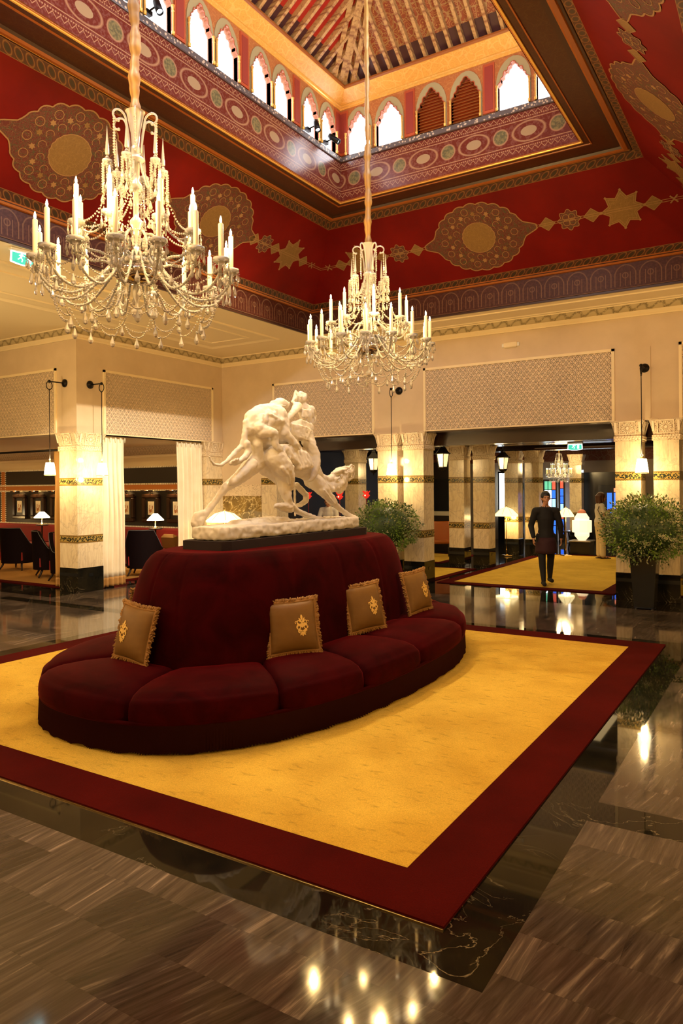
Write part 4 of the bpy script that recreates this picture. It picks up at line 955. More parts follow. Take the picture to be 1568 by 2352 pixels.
# fringe: ribbed hanging skirt with ragged ends
def fr(u, v):
    i = int(round(u*1100)); t = 2*pi*u; k = .014*(1 if i % 2 else -1)+.004*sin(i*.37)+.004*sin(i*.11+1)
    r = k*(.5+.5*(1-v)); z0 = .020+.012*abs(sin(i*1.7))+.004*sin(i*.23); x, y = ell_pt(OA-.012+r, OB-.012+r, t); return (x, y, z0+(.235-z0)*v)
m = MB(); m.grid(fr, 1100, 4, cu=True); m.build('fringe', MT['fringe'], sofa)
m = MB(); m.grid(lambda u, v: (*ell_pt(OA-.01+.012*sin(pi*v), OB-.01+.012*sin(pi*v), 2*pi*u), .225+.03*v), N, 4, cu=True); m.build('fringe_braid', MT['velvet'], sofa)
seams = [rad(a) for a in (-121, -74, -40, -20, 1, 30, 62, 101, 140, 180-6, 180+22)]
seams.append(seams[0]+2*pi)
for i in range(len(seams)-1):
    t0, t1 = seams[i], seams[i+1]
    def cu(u, v, t0=t0, t1=t1):
        e = (1-abs(2*u-1)**5)**.35 if abs(2*u-1) < 1 else 0.0; t = t0+(t1-t0)*u
        # profile v: inner bottom -> top -> nose -> bottom
        rr = [0.0, .02, .25, .55, .80, .93, 1.0, 1.012, 1.015, 1.010, 1.0, .99]; zz = [.30, .455, .475, .478, .465, .435, .395, .345, .30, .262, .235, .225]
        f = v*(len(rr)-1); k = min(int(f), len(rr)-2); q = f-k; r = rr[k]*(1-q)+rr[k+1]*q; z = zz[k]*(1-q)+zz[k+1]*q
        a = BA-.04+(OA-BA+.04-.02)*min(r, 1); b = BB-.04+(OB-BB+.04-.02)*min(r, 1); ex = max(0, r-1)+(.018*e if r > .8 else 0)-(.055*(1-e) if r > .7 else 0)
        z2 = z-.055*(1-e)*(1 if z > .3 else max(0, (z-.225)/.075)); z2 += .012*sin(pi*u)*(1 if .02 < r < .95 else 0)
        x, y = ell_pt(a+ex, b+ex, t); return (x, y, z2)
    m = MB(); m.grid(cu, 36, 33); m.build('seat_cushion', MT['velvet'], sofa)
# tall back
bs = [rad(a) for a in range(-170, 190, 24)]
def backp(u, v):
    t = 2*pi*u; prof = [(.0, .40), (.0, .50), (.012, .70), (.035, .90), (.065, 1.05), (.095, 1.16), (.13, 1.25), (.165, 1.305), (.20, 1.338), (.24, 1.352), (.28, 1.350), (.79, 1.350)]
    f = v*(len(prof)-1); k = min(int(f), len(prof)-2); q = f-k; o = prof[k][0]*(1-q)+prof[k+1][0]*q; z = prof[k][1]*(1-q)+prof[k+1][1]*q
    d = min(abs((t-b+pi) % (2*pi)-pi) for b in bs); cr = .010*math.exp(-(d/.012)**2)
    o2 = min(o, .9); x, y = ell_pt(max(.01, BA-o2-cr), max(.3, BB-o2*1.3-cr) if o < .5 else .8, t, 3.0)
    return (x, y, z)
m = MB(); m.grid(backp, 420, 40, cu=True); m.build('backrest', MT['velvet'], sofa)
m = MB()
for (a, b, z0, z1) in ((.27, 1.27, 1.35, 1.43),):
    P_ = [(a*sx, b*sy) for sx, sy in ((-1, -.93), (-.85, -1), (.85, -1), (1, -.93), (1, .93), (.85, 1), (-.85, 1), (-1, .93))]
    m.prism(P_, z0, z1)
m.build('plinth', MT['darkvelvet'], sofa)

# ------------------------------------------------------------------ cushions with gold emblem
def make_pillow():
    t = empty('throw_pillow', (0, 0, 0)); H = .222
    def pp(side):
        def f(u, v):
            a, b = 2*u-1, 2*v-1; e = ((1-abs(a)**2.6)*(1-abs(b)**2.6))**.5 if abs(a) < 1 and abs(b) < 1 else 0
            pin = 1-.07*(1-abs(a)**2)*abs(b)**4; pin2 = 1-.07*(1-abs(b)**2)*abs(a)**4
            wr = .006*sin(22*b+5*a)*(1-e)*abs(a) if abs(a) < 1 else 0
            return (a*H*pin2, side*(.075*e+wr), b*H*pin)
        return f
    m = MB(); m.grid(pp(1), 22, 22); m.grid(pp(-1), 22, 22); m.build('cushion', MT['pillow'], t, fix=True)
    m = MB(); rnd = random.Random(3); q = []
    for side in range(4):
        for i in range(26):
            a = -1+2*i/26; x, z = ((a, -1), (1, a), (-a, 1), (-1, -a))[side]; pin = 1-.07*(1-a*a)
            q.append((x*H*(pin if abs(x) == 1 else 1), 0, z*H*(pin if abs(z) == 1 else 1)))
    m.tube(q, [.013+.004*rnd.random() for _ in q], 6, closed=True)
    for p in q[::1]:
        for j in range(5):
            d = Vector((p[0], rnd.uniform(-.06, .06), p[2])).normalized(); m.tube([Vector(p), Vector(p)+d*.034+Vector((rnd.uniform(-.01, .01), rnd.uniform(-.012, .012), rnd.uniform(-.01, .01)))], [.011, .006], 5)
    m.build('fringe', MT['pillowfringe'], t)
    # embroidered damask emblem on the front (-y)
    m = MB(); cx = .065
    def P(u, v, h): 
        a, b = u/H, v/H; e = ((1-min(.99, abs(a))**2.6)*(1-min(.99, abs(b))**2.6))**.5; return (u, -(.075*e+.002+h), v)
    def leaf(x, z, ang, L, w_):
        n = 10; pts = [(i/n*L, w_*sin(pi*i/n)**.8) for i in range(n+1)]+[(i/n*L, -w_*sin(pi*i/n)**.8) for i in range(n-1, 0, -1)]
        c, s_ = cos(ang), sin(ang); m.prism([(cx+x+u*c-v*s_, z+u*s_+v*c) for u, v in pts], 0, .0025, P)
    def curl(x, z, r, a0, a1, w_=.004):
        n = 10; o = [(cx+x+(r+w_)*cos(a0+(a1-a0)*i/n), z+(r+w_)*sin(a0+(a1-a0)*i/n)) for i in range(n+1)]+[(cx+x+(r-w_)*cos(a0+(a1-a0)*i/n), z+(r-w_)*sin(a0+(a1-a0)*i/n)) for i in range(n, -1, -1)]; m.prism(o, 0, .003, P)
    leaf(0, .045, pi/2, .05, .010); leaf(0, -.05, -pi/2, .04, .010); leaf(0, -.02, pi/2, .05, .012)
    for s_ in (1, -1):
        leaf(0, .02, pi/2-s_*.5, .055, .008); leaf(0, -.01, pi/2-s_*1.0, .05, .009); leaf(0, -.045, pi/2-s_*1.4, .045, .009); leaf(0, -.05, -pi/2+s_*.7, .04, .008)
        curl(s_*.030, .030, .014, 0, 5); curl(s_*.033, -.010, .018, 1, 6.5); curl(s_*.026, -.045, .013, 0, 5); curl(s_*.052, .030, .009, 0, 4.5, .003); curl(s_*.014, .005, .010, 0, 6)
        leaf(s_*.045, -.02, pi/2+s_*.2, .05, .006)
    m.build('embroidered_emblem', MT['gold'], t); return t
pil0 = make_pillow()
def place_pillow(o, bx, by, heading, lean, roll, label):
    """bottom edge point on the seat, heading of the front in degrees, leaning back"""
    q = Quaternion((0, 0, 1), rad(heading)+pi/2) @ Quaternion((1, 0, 0), rad(-lean)) @ Quaternion((0, 1, 0), rad(roll))
    o.rotation_mode = 'QUATERNION'; o.rotation_quaternion = q
    o.location = Vector((bx, by, .487))+q @ Vector((0, 0, .225)); tag(o, label, 'cushion', 'fringed cushions on the round sofa')
PL = [(-4.63, 4.11, -98, 13, 3, 'fringed bronze cushion at the near end of the sofa, emblem on its left half'),
      (-3.60, 5.01, -38, 13, -2, 'fringed bronze cushion on the long side of the sofa, facing the camera most squarely'),
      (-3.56, 6.19, -20, 13, -3, 'fringed bronze cushion in the middle of the long side of the sofa'),
      (-3.58, 7.43, -8, 13, -3, 'fringed bronze cushion at the far right end, narrowest in view'),
      (-5.45, 5.05, 176, 13, 0, 'cushion peeking out from behind the left edge of the sofa back')]
for i, a in enumerate(PL):
    o = pil0 if i == 0 else copy_tree(pil0)
    place_pillow(o, *a)
    o.scale = (-1, 1, 1) if i in (0, 4) else (1, 1, 1)

# ------------------------------------------------------------------ white sculpture
def sculpt(mb, name, mt, parent, vox, smooth=4, fac=.6, loc=None):
    o = mb.build(name, mt, parent, loc, fix=False)
    r = o.modifiers.new('remesh', 'REMESH'); r.mode = 'VOXEL'; r.voxel_size = vox; r.use_smooth_shade = True
    if smooth:
        s_ = o.modifiers.new('smooth', 'SMOOTH'); s_.iterations = smooth; s_.factor = fac
    return o
def W(u, v, dx=0.0):
    p = atx(420+u/3.2667, 860+v/3.2667, SX+dx); return p
KR = .00138
def SP(L, mb):                       # list of (u, v, r, dx)
    mb.chain([(W(u, v, dx), r*KR) for u, v, r, dx in L], 16)
stt = MB()
# camel: trunk, rump, belly
SP([(545, 585, 62, .0), (620, 610, 92, .0), (720, 640, 118, .0), (830, 640, 118, .0), (920, 690, 105, .0), (985, 760, 75, .0)], stt)
SP([(640, 680, 80, .05), (730, 770, 62, .08)], stt); SP([(560, 620, 55, .05), (600, 720, 35, .02)], stt); SP([(590, 720, 20, 0), (605, 745, 16, 0)], stt)
for k in range(5): SP([(800+k*28, 560+k*10, 30, .17), (870+k*22, 700-k*4, 26, .20)], stt)      # ribs and folds
# hind leg stretched back
SP([(570, 620, 78, .02), (510, 690, 66, .02), (440, 760, 50, .0), (370, 815, 38, -.03), (315, 850, 31, -.05)], stt)
SP([(330, 838, 34, -.04), (290, 885, 25, -.07), (240, 950, 23, -.10), (195, 1010, 24, -.12), (150, 1060, 31, -.14), (112, 1105, 40, -.15)], stt); SP([(150, 1045, 26, -.13), (105, 1060, 28, -.15), (92, 1120, 32, -.16)], stt); SP([(375, 805, 28, .06), (450, 740, 36, .09), (520, 670, 40, .10)], stt)
# near hind leg, folded
SP([(690, 620, 80, .17), (740, 690, 78, .20), (775, 760, 62, .20), (795, 830, 44, .20)], stt); SP([(745, 760, 50, .16), (762, 860, 46, .18), (785, 930, 34, .20), (798, 975, 28, .20)], stt); SP([(812, 700, 26, .24), (805, 760, 24, .25), (800, 785, 16, .25)], stt)
SP([(800, 990, 28, .20), (750, 990, 26, .20), (705, 985, 22, .20), (690, 988, 13, .20)], stt); SP([(720, 1000, 18, .2), (775, 1022, 16, .2), (810, 1018, 20, .2)], stt)
SP([(815, 985, 26, .18), (850, 1020, 22, .17), (900, 1045, 22, .15), (950, 1062, 20, .13), (1000, 1075, 16, .12), (1060, 1080, 12, .1)], stt)
# far foreleg bent
SP([(850, 830, 24, -.15), (890, 870, 24, -.15), (925, 905, 25, -.15), (920, 950, 24, -.15), (880, 978, 20, -.15), (840, 990, 15, -.1)], stt); SP([(835, 840, 12, -.1), (838, 900, 9, -.1), (842, 1060, 8, -.1)], stt)
# neck and head
SP([(970, 790, 72, .0), (1030, 840, 58, .02), (1090, 850, 52, .04), (1140, 830, 52, .05)], stt); SP([(1030, 770, 32, .03), (1080, 790, 34, .04), (1130, 775, 34, .05)], stt)
SP([(1150, 835, 52, .05), (1180, 790, 52, .05), (1205, 750, 40, .05), (1235, 740, 30, .05), (1262, 728, 22, .05), (1275, 700, 20, .05), (1270, 692, 15, .05)], stt)
SP([(1175, 870, 30, .05), (1205, 850, 24, .06), (1222, 815, 20, .06)], stt); SP([(1120, 745, 16, .05), (1160, 725, 26, .05), (1200, 708, 22, .05), (1235, 700, 18, .05)], stt); SP([(1280, 740, 14, .04), (1272, 775, 13, .04), (1240, 790, 14, .05)], stt)
for (u, v, r) in ((1190, 760, 16), (1225, 765, 12), (1200, 815, 14), (1150, 790, 14), (1165, 850, 16), (1215, 735, 12), (1245, 715, 10), (1130, 860, 18)): stt.ball(W(u, v, .11), r*KR, 8, 6)
# foreleg braced forward
SP([(1000, 810, 62, .10), (1045, 860, 54, .14), (1085, 910, 40, .15), (1115, 945, 36, .15), (1150, 985, 24, .14), (1190, 1020, 22, .13), (1225, 1045, 24, .12), (1255, 1068, 26, .11), (1282, 1076, 26, .11)], stt); SP([(1115, 925, 28, .16), (1135, 950, 22, .16)], stt)
# great ape on the back: torso bent over, arms, legs, tail
SP([(505, 410, 55, .05), (530, 330, 66, .05), (590, 295, 68, .05), (660, 290, 72, .05), (700, 290, 70, .05)], stt); SP([(555, 440, 86, .05), (600, 470, 80, .05), (640, 500, 50, .05)], stt); SP([(560, 360, 70, .08), (620, 400, 80, .08), (680, 370, 78, .08), (720, 330, 60, .08)], stt)
SP([(700, 430, 70, .08), (740, 470, 52, .10)], stt)
SP([(700, 235, 40, .05), (725, 215, 42, .05), (755, 225, 38, .05)], stt); SP([(690, 212, 20, .05), (665, 212, 14, .05), (656, 222, 13, .05)], stt); SP([(775, 235, 20, .05), (795, 212, 9, .05)], stt)
SP([(725, 300, 56, .12), (750, 380, 50, .14), (760, 440, 42, .16), (800, 480, 34, .18), (835, 510, 26, .20), (858, 530, 18, .22), (868, 556, 9, .22)], stt)
for k in range(4): SP([(846+k*6, 522+k*2, 7, .23), (862+k*5, 545+k*7, 5, .23)], stt)
SP([(600, 430, 50, .16), (650, 432, 36, .22), (685, 440, 30, .24), (690, 490, 28, .24), (690, 530, 24, .24), (700, 545, 16, .24)], stt)
for k in range(4): SP([(705, 530+k*9, 11, .26), (745+k*2, 540+k*10, 7, .26), (752+k, 565+k*7, 5, .26)], stt)
SP([(480, 395, 32, .05), (470, 355, 20, .05), (478, 345, 14, .05)], stt); SP([(470, 400, 22, .05), (462, 480, 24, .05), (440, 540, 20, .04), (400, 575, 18, .03), (365, 610, 15, .03), (325, 655, 13, .03), (280, 682, 12, .03), (235, 675, 11, .03), (208, 645, 9, .03), (200, 618, 7, .03)], stt)
SP([(480, 520, 26, .08), (490, 580, 24, .08), (465, 620, 20, .1), (430, 648, 18, .1), (390, 658, 22, .1), (362, 668, 16, .1)], stt)
for (u, v) in ((395, 640), (415, 636), (375, 650)): stt.ball(W(u, v, .13), 11*KR, 8, 6)
SP([(560, 520, 35, .1), (575, 600, 26, .1), (580, 680, 18, .08)], stt)
# back muscles
for (u, v, r, d) in ((600, 340, 40, .14), (655, 350, 34, .16), (700, 345, 30, .18), (640, 300, 36, .14), (570, 400, 44, .14), (740, 345, 22, .18), (765, 360, 16, .17)): stt.ball(W(u, v, d), r*KR, 12, 8)
# rider seen from behind: head with crest, torso, arm, cloth, leg
SP([(872, 190, 38, -.02), (895, 178, 40, -.02)], stt); SP([(838, 190, 20, -.02), (850, 150, 22, -.02), (845, 125, 9, -.02)], stt); SP([(880, 145, 22, -.02), (912, 160, 24, -.02)], stt); SP([(835, 190, 14, .0), (822, 205, 12, .0)], stt)
SP([(880, 215, 28, -.02), (900, 250, 46, -.02), (925, 285, 66, -.02), (935, 330, 60, -.02), (930, 380, 50, -.0)], stt); SP([(965, 260, 30, -.04), (985, 310, 20, -.05), (975, 370, 18, -.04)], stt)
SP([(860, 240, 36, .04), (835, 275, 28, .08), (800, 315, 24, .10), (780, 340, 20, .10)], stt); SP([(870, 255, 30, .02), (845, 230, 22, .04)], stt)
for a, b in (((905, 290), (910, 350)), ((950, 280), (955, 350))): SP([(a[0], a[1], 20, .07), (b[0], b[1], 16, .07)], stt)
for k in range(5): SP([(810+k*8, 375+k*6, 18, .10+.01*k), (880, 350+k*8, 15, .12), (965, 385+k*9, 16, .08)], stt)
SP([(850, 430, 62, .04), (900, 440, 66, .05), (935, 475, 52, .07), (960, 520, 42, .10)], stt); SP([(930, 500, 46, .10), (975, 560, 40, .14), (1002, 610, 32, .17), (1005, 650, 30, .18), (1000, 700, 28, .18), (985, 750, 24, .17), (965, 785, 18, .16), (945, 800, 12, .15)], stt); SP([(985, 515, 9, .1), (965, 530, 14, .1)], stt)
SP([(800, 430, 32, .08), (830, 500, 36, .10), (860, 560, 34, .10)], stt); SP([(850, 560, 30, .16), (872, 670, 24, .19), (850, 700, 14, .19)], stt); SP([(770, 560, 30, .18), (830, 640, 26, .20), (870, 680, 20, .20)], stt)
# surface anatomy: ribs, tendons, folds and curls modelled on top of the main masses
for k in range(7): SP([(600+k*16, 300-k*3, 9, .16), (585+k*18, 370+k*4, 11, .17), (590+k*18, 425, 8, .17)], stt)
for k in range(5): SP([(900+k*9, 262+k*2, 8, .09), (895+k*10, 320, 9, .10)], stt)
for k in range(6): SP([(815+k*4, 372+k*16, 8, .14), (870, 385+k*17, 10, .17), (930, 400+k*18, 9, .16), (975, 430+k*16, 6, .12)], stt)
for k in range(5): SP([(720+k*34, 560+k*6, 9, .19), (735+k*34, 620, 12, .21), (740+k*32, 690-k*4, 8, .19)], stt)
for k in range(8): stt.ball(W(1145+(k*29) % 95, 735+(k*41) % 120, .12), (10+k % 3*3)*KR, 8, 6)
SP([(1248, 700, 10, .08), (1262, 680, 9, .08), (1280, 688, 9, .07), (1288, 712, 8, .06), (1280, 735, 8, .06)], stt)
SP([(1235, 770, 9, .10), (1225, 800, 9, .10), (1205, 830, 10, .10)], stt); SP([(1150, 735, 11, .10), (1185, 718, 12, .11), (1225, 712, 10, .10)], stt)
SP([(745, 700, 14, .27), (790, 760, 12, .28), (800, 820, 9, .26)], stt); SP([(350, 822, 12, .02), (420, 762, 13, .08), (500, 690, 14, .12)], stt); SP([(1060, 870, 10, .21), (1100, 925, 9, .21), (1140, 975, 7, .19)], stt)
for k in range(4): SP([(858+k*9, 165+k*3, 6, .04), (850+k*14, 140+k*5, 7, .03)], stt)
SP([(735, 232, 7, .13), (765, 238, 7, .13)], stt); SP([(660, 300, 12, .19), (700, 325, 12, .20), (735, 350, 11, .19)], stt)
statue = empty('sculpture', (SX, 6.07, 1.43), 0, 'white plaster sculpture of beast and rider on a lunging camel, atop the sofa', 'sculpture')
for i, p in enumerate(stt.v): stt.v[i] = (p[0]-SX, p[1]-6.07, p[2]-1.43)
fo = sculpt(stt, 'figure_group', MT['statue'], statue, .0090, 2, .5)
tx = bpy.data.textures.new('clay', 'CLOUDS'); tx.noise_scale = .045; dm = fo.modifiers.new('clay', 'DISPLACE'); dm.texture = tx; dm.strength = .016; dm.mid_level = .5; dm.texture_coords = 'LOCAL'
bp = MB(); rnd = random.Random(5)
y0 = -1.22; y1 = 1.19
bp.prism([(x_, y_) for x_, y_ in ((-.22, y0+.06), (-.16, y0), (.16, y0+.0), (.22, y0+.07), (.22, y1-.09), (.16, y1), (-.16, y1), (-.22, y1-.1))], 0.003, .125)
for i in range(40):
    y_ = rnd.uniform(y0+.1, y1-.1); bp.ball((rnd.choice((-1, 1))*rnd.uniform(.15, .21), y_, rnd.uniform(.03, .11)), rnd.uniform(.03, .06), 8, 6, (.6, 1.6, .6))
for i in range(26):
    y_ = rnd.uniform(y0+.5, y0+1.3); bp.box((rnd.uniform(-.18, .0), y_, .13), (.05+rnd.random()*.1, .06+rnd.random()*.12, .03+rnd.random()*.05), rnd.random()*3)
bo = sculpt(bp, 'base', MT['statue'], statue, .015, 5, .5)
dm = bo.modifiers.new('clay', 'DISPLACE'); dm.texture = tx; dm.strength = .03; dm.texture_coords = 'LOCAL'
m = MB(); q = W(1110, 1000, .12); q = Vector((q.x-SX, q.y-6.07, q.z-1.43)); m.tube([(q.x, q.y, .12), (q.x, q.y, q.z+.03)], .005, 6); m.lathe([(.02, .12), (.012, .135), (.005, .15)], (q.x, q.y, 0), 10); m.build('support_rod', MT['statue'], statue)

# ------------------------------------------------------------------ planters with clipped bushes
def bush(x, y, R, H, zc, vz, vw, label, seed, n=5200):
    t = empty('planted_bush', (x, y, 0), 0, label, 'plant'); rnd = random.Random(seed)
    v_ = MB()
    rws = [(vw*.72, 0.012), (vw*.74, .03), (vw, vz-.03), (vw*1.05, vz-.02), (vw*1.05, vz), (vw*.95, vz), (vw*.9, vz-.06)]
    R4 = [[(sx*a, sy*a, z) for sx, sy in ((-1, -1), (1, -1), (1, 1), (-1, 1))] for a, z in rws]; vs = [p for r in R4 for p in r]; fs = [(3, 2, 1, 0)]
    for k in range(len(rws)-1):
        for i in range(4): j = (i+1) % 4; fs.append((k*4+i, k*4+j, k*4+4+j, k*4+4+i))
    fs.append(tuple(len(vs)-4+i for i in range(4))); v_._add(vs, fs, False); va = v_.build('planter', MT['vase'], t)
    for sx in (-1, 1):
        for sy in (-1, 1): c = MB(); c.lathe([(.001, 0), (.018, .004), (.018, .022), (.001, .024)], (sx*vw*.6, sy*vw*.6, 0), 10); c.build('castor', MT['steel'], va)
    core = MB(); core.ball((0, 0, zc), 1.0, 20, 12, (R*.80, R*.80, H*.42)); core.tube([(0, 0, vz-.1), (0, 0, zc)], .05, 8); core.build('stems', MT['leaf3'], t)
    f = MB()
    for i in range(n):
        a = rnd.uniform(0, 2*pi); cz = rnd.uniform(-.95, 1); s_ = sqrt(1-cz*cz); lump = 1+.10*sin(3*a+seed)+.08*sin(7*a+4*cz)+.05*sin(11*cz+a)
        d = Vector((s_*cos(a), s_*sin(a), cz)); rr = rnd.uniform(.80, 1.06)*lump if rnd.random() < .85 else rnd.uniform(1.0, 1.18)
        p = Vector((d.x*R*rr, d.y*R*rr, zc+d.z*H*.5*rr))
        dirn = (d+Vector((rnd.gauss(0, .55), rnd.gauss(0, .55), rnd.gauss(.25, .5)))).normalized(); sd = dirn.cross(Vector((rnd.gauss(0, 1), rnd.gauss(0, 1), rnd.gauss(0, 1)))).normalized(); nn = dirn.cross(sd)
        if y+p.y > 12.52: continue
        L = rnd.uniform(.028, .062); w_ = L*rnd.uniform(.16, .32)
        k = rnd.random(); cl = mnoise.noise(p*3.1+Vector((seed, 0, 0)))
        f.mi = (0 if k < .45 else 2 if k < .68 else 1) if cl < .12 else (3 if k < .55 else 0)
        f._add([p, p+dirn*L*.5+sd*w_+nn*w_*.3, p+dirn*L, p+dirn*L*.5-sd*w_+nn*w_*.3], [(0, 1, 2, 3)], False)
    tag(f.build('foliage', [MT['leaf'], MT['leaf2'], MT['leaf3'], MT['leaf4']], t, fix=False), kind='stuff')
    b = MB()
    for i in range(26):
        a = rnd.uniform(0, 2*pi); cz = rnd.uniform(-.5, .85); s_ = sqrt(1-cz*cz); p = Vector((s_*cos(a)*R, s_*sin(a)*R, zc+cz*H*.5))*1
        for j in range(46): q = Vector((rnd.gauss(0, .026), rnd.gauss(0, .026), rnd.gauss(0, .018))); b.octa(p+q, .007)
    tag(b.build('blossoms', MT['bloom'], t, fix=False), kind='stuff')
    return t
pb = bush(-6.45, 11.92, .56, .84, 1.17, .80, .15, 'round leafy bush behind the right end of the sofa, before the central columns', 1)
pc = bush(-1.93, 11.90, .585, .94, 1.21, .82, .19, 'big flowering bush in a tall black tapered planter at the right', 2, 6500)
# ------------------------------------------------------------------ curtains
def curtain(y0, y1, z0, z1, folds, label, xb=-11.2, mt='curtain'):
    t = empty('curtain', (xb, (y0+y1)/2, 0), 0, label, 'curtain', 'curtains of the lounge opening'); w_ = y1-y0
    def f(u, v, a, b):
        z = a+(b-a)*v; hz = (z-z0)/(z1-z0); y = (u-.5)*w_*(1-.06*sin(pi*min(1, hz*1.1))); am = .045*(1-.45*hz**3)+.006*sin(u*19+hz*5)
        x = am*sin(u*folds*2*pi+.5*sin(hz*3+u*7))+.01*sin(u*11*pi+hz*9)
        if hz > .965: x *= .5
        return (x, y, z)
    hem = z0+.17
    m = MB(); m.grid(lambda u, v: f(u, v, hem, z1), folds*14, 26); c_ = m.build('drape', MT[mt], t); sd = c_.modifiers.new('thick', 'SOLIDIFY'); sd.thickness = .008
    m = MB(); m.grid(lambda u, v: f(u, v, z0, hem), folds*14, 4); c_ = m.build('hem', MT['curtainhem'], t); sd = c_.modifiers.new('thick', 'SOLIDIFY'); sd.thickness = .010
    m = MB()
    for i in range(folds+1): u = i/folds; p = f(u, 1, z1-.1, z1-.03); q = f(u, 0, z1-.13, z1-.05); m.tube([(p[0]+.03, p[1], z1-.015), (q[0]+.035, q[1], z1-.11)], [.012, .006], 6)
    m.build('pleat_heading', MT['curtain'], t)
    return t
curtain(9.26, 9.86, .03, 2.915, 5, 'cream curtain with an ochre hem hanging right of the corner pier')
curtain(11.28, 12.09, .03, 2.915, 6, 'cream curtain hanging left of the far corner column, behind the sculpture tail')
t = curtain(-.30, .30, .03, 2.70, 4, 'ochre-lined curtain drawn back on the left side of the corner pier', mt='curtainback'); t.location = (-11.86, 8.98, 0); t.rotation_euler = (0, 0, pi/2)
m = MB(); m.tube([(0, -1.43, 0), (0, 1.43, 0)], .014, 8); m.ball((0, 1.43, 0), .03, 8, 6); m.ball((0, -1.43, 0), .03, 8, 6)
r_ = m.build('curtain_rod', MT['iron'], None, (-11.2, 10.67, 2.938)); tag(r_, 'dark curtain rod above the two cream curtains right of the corner pier', 'curtain rod')
m = MB(); m.tube([(-2.3, 0, 0), (2.3, 0, 0)], .02, 8)
r_ = m.build('curtain_rod', MT['iron'], None, (-14.0, 8.9, 2.66)); tag(r_, 'long dark curtain rod across the opening left of the corner pier', 'curtain rod')
# ------------------------------------------------------------------ lounge furniture
# banquette along the wall
t = empty('banquette', (-16.4, 12.7, 0), 0, 'long dark red banquette along the lounge wall under the framed prints', 'sofa')
m = MB(); m.box((0, .0, .22), (8.6, .62, .40), bev=.03); m.build('seat', MT['redvelvet'], t)
m = MB(); m.box((0, .27, .66), (8.6, .14, .52), bev=.05); m.build('backrest', MT['redvelvet'], t)
def tub_chair():
    t = empty('tub_armchair', (0, 0, 0))
    # plan: open to -y (front). shell wraps from arm to arm round the back
    def hz(s):    # s -1..1, height along the shell
        a = abs(s); return .98-.0*a if a < .38 else .98-.36*min(1, (a-.38)/.30)**.9 if a < .68 else .62-.10*((a-.68)/.32)
    def pl(s, o):
        th = pi/2+s*1.0*pi*.62; x, y = (.37+o)*cos(th), (.36+o)*sin(th)
        if abs(s) > .75: k = (abs(s)-.75)/.25; y -= .08*k; x *= 1-.05*k
        return x, y
    def out(u, v):
        s = 2*u-1; z = .16+(hz(s)-.16)*v; x, y = pl(s, .03*v); return (x, y, z)
    def inn(u, v):
        s = 2*u-1; z = .16+(hz(s)-.16)*v; x, y = pl(s, -.085+.03*v); return (x, y, z)
    m = MB(); m.grid(out, 48, 8); m.mat(1).grid(inn, 48, 8)
    m.mat(0).grid(lambda u, v: tuple(Vector(out(u, 1))*(1-v)+Vector(inn(u, 1))*v+Vector((0, 0, .015*sin(pi*v)))), 48, 4)
    for u in (0, 1): m._add([out(u, 0), out(u, 1), inn(u, 1), inn(u, 0)], [(0, 1, 2, 3)], False)
    m.grid(lambda u, v: tuple(Vector(out(u, 0))*(1-v)+Vector(inn(u, 0))*v), 48, 1)
    m.build('shell', [MT['navy'], MT['redvelvet']], t)
    m = MB(); m.tube([Vector(out(i/48, 1))+Vector((0, 0, .004)) for i in range(49)], .006, 5); m.build('piping', MT['piping'], t)
    m = MB(); m.box((0, -.04, .32), (.58, .60, .30), bev=.06); m.build('seat', MT['redvelvet'], t)
    for sx in (-1, 1):
        for sy in (-1, 1):
            m = MB(); m.tube([(sx*.24, sy*.22-.02, .17), (sx*.26, sy*.25-.02, .09), (sx*.30, sy*.30-.02, .0)], [.026, .022, .016], 8); m.build('leg', MT['darkwood2'], t)
    return t
tc0 = tub_chair()
CH = [(-13.72, 10.02, 150, 'dark blue and red tub armchair just left of the corner pier, back to the camera'),
      (-12.75, 9.75, 100, 'tub armchair half hidden by the corner pier, red side showing'),
      (-15.6, 10.5, 200, 'tub armchair at the far left behind the small table'),
      (-13.9, 11.4, 20, 'tub armchair behind the two front ones, partly hidden, near the ochre curtain'),
      (-12.05, 11.15, 215, 'tub armchair seen between the two cream curtains')]
for i, (x, y, a, lb) in enumerate(CH):
    o = tc0 if i == 0 else copy_tree(tc0); o.location = (x, y, 0.026); o.rotation_euler = (0, 0, rad(a)); tag(o, lb, 'armchair', 'tub armchairs in the lounge')
m = MB(); t = empty('side_table', (-16.3, 10.1, .015), 0, 'small round lounge table at the far left edge', 'table'); m.lathe([(.001, .60), (.32, .60), (.32, .63), (.001, .63)], (0, 0, 0), 28); m.build('tabletop', MT['darkwood2'], t)
m = MB(); m.lathe([(.03, .60), (.03, .06), (.2, .02), (.2, .0)], (0, 0, 0), 16); m.build('stem', MT['darkwood2'], t)
# ochre cushion on banquette
m = MB(); m.box((0, 0, 0), (.42, .14, .38), bev=.06); o = m.build('cushion', MT['pillowfringe'], None, (-12.35, 12.1, .80)); tag(o, 'ochre square cushion on the banquette seen between the cream curtains', 'cushion'); o.rotation_euler = (.25, 0, 0)
o.location = (-12.6, 12.47, .63)
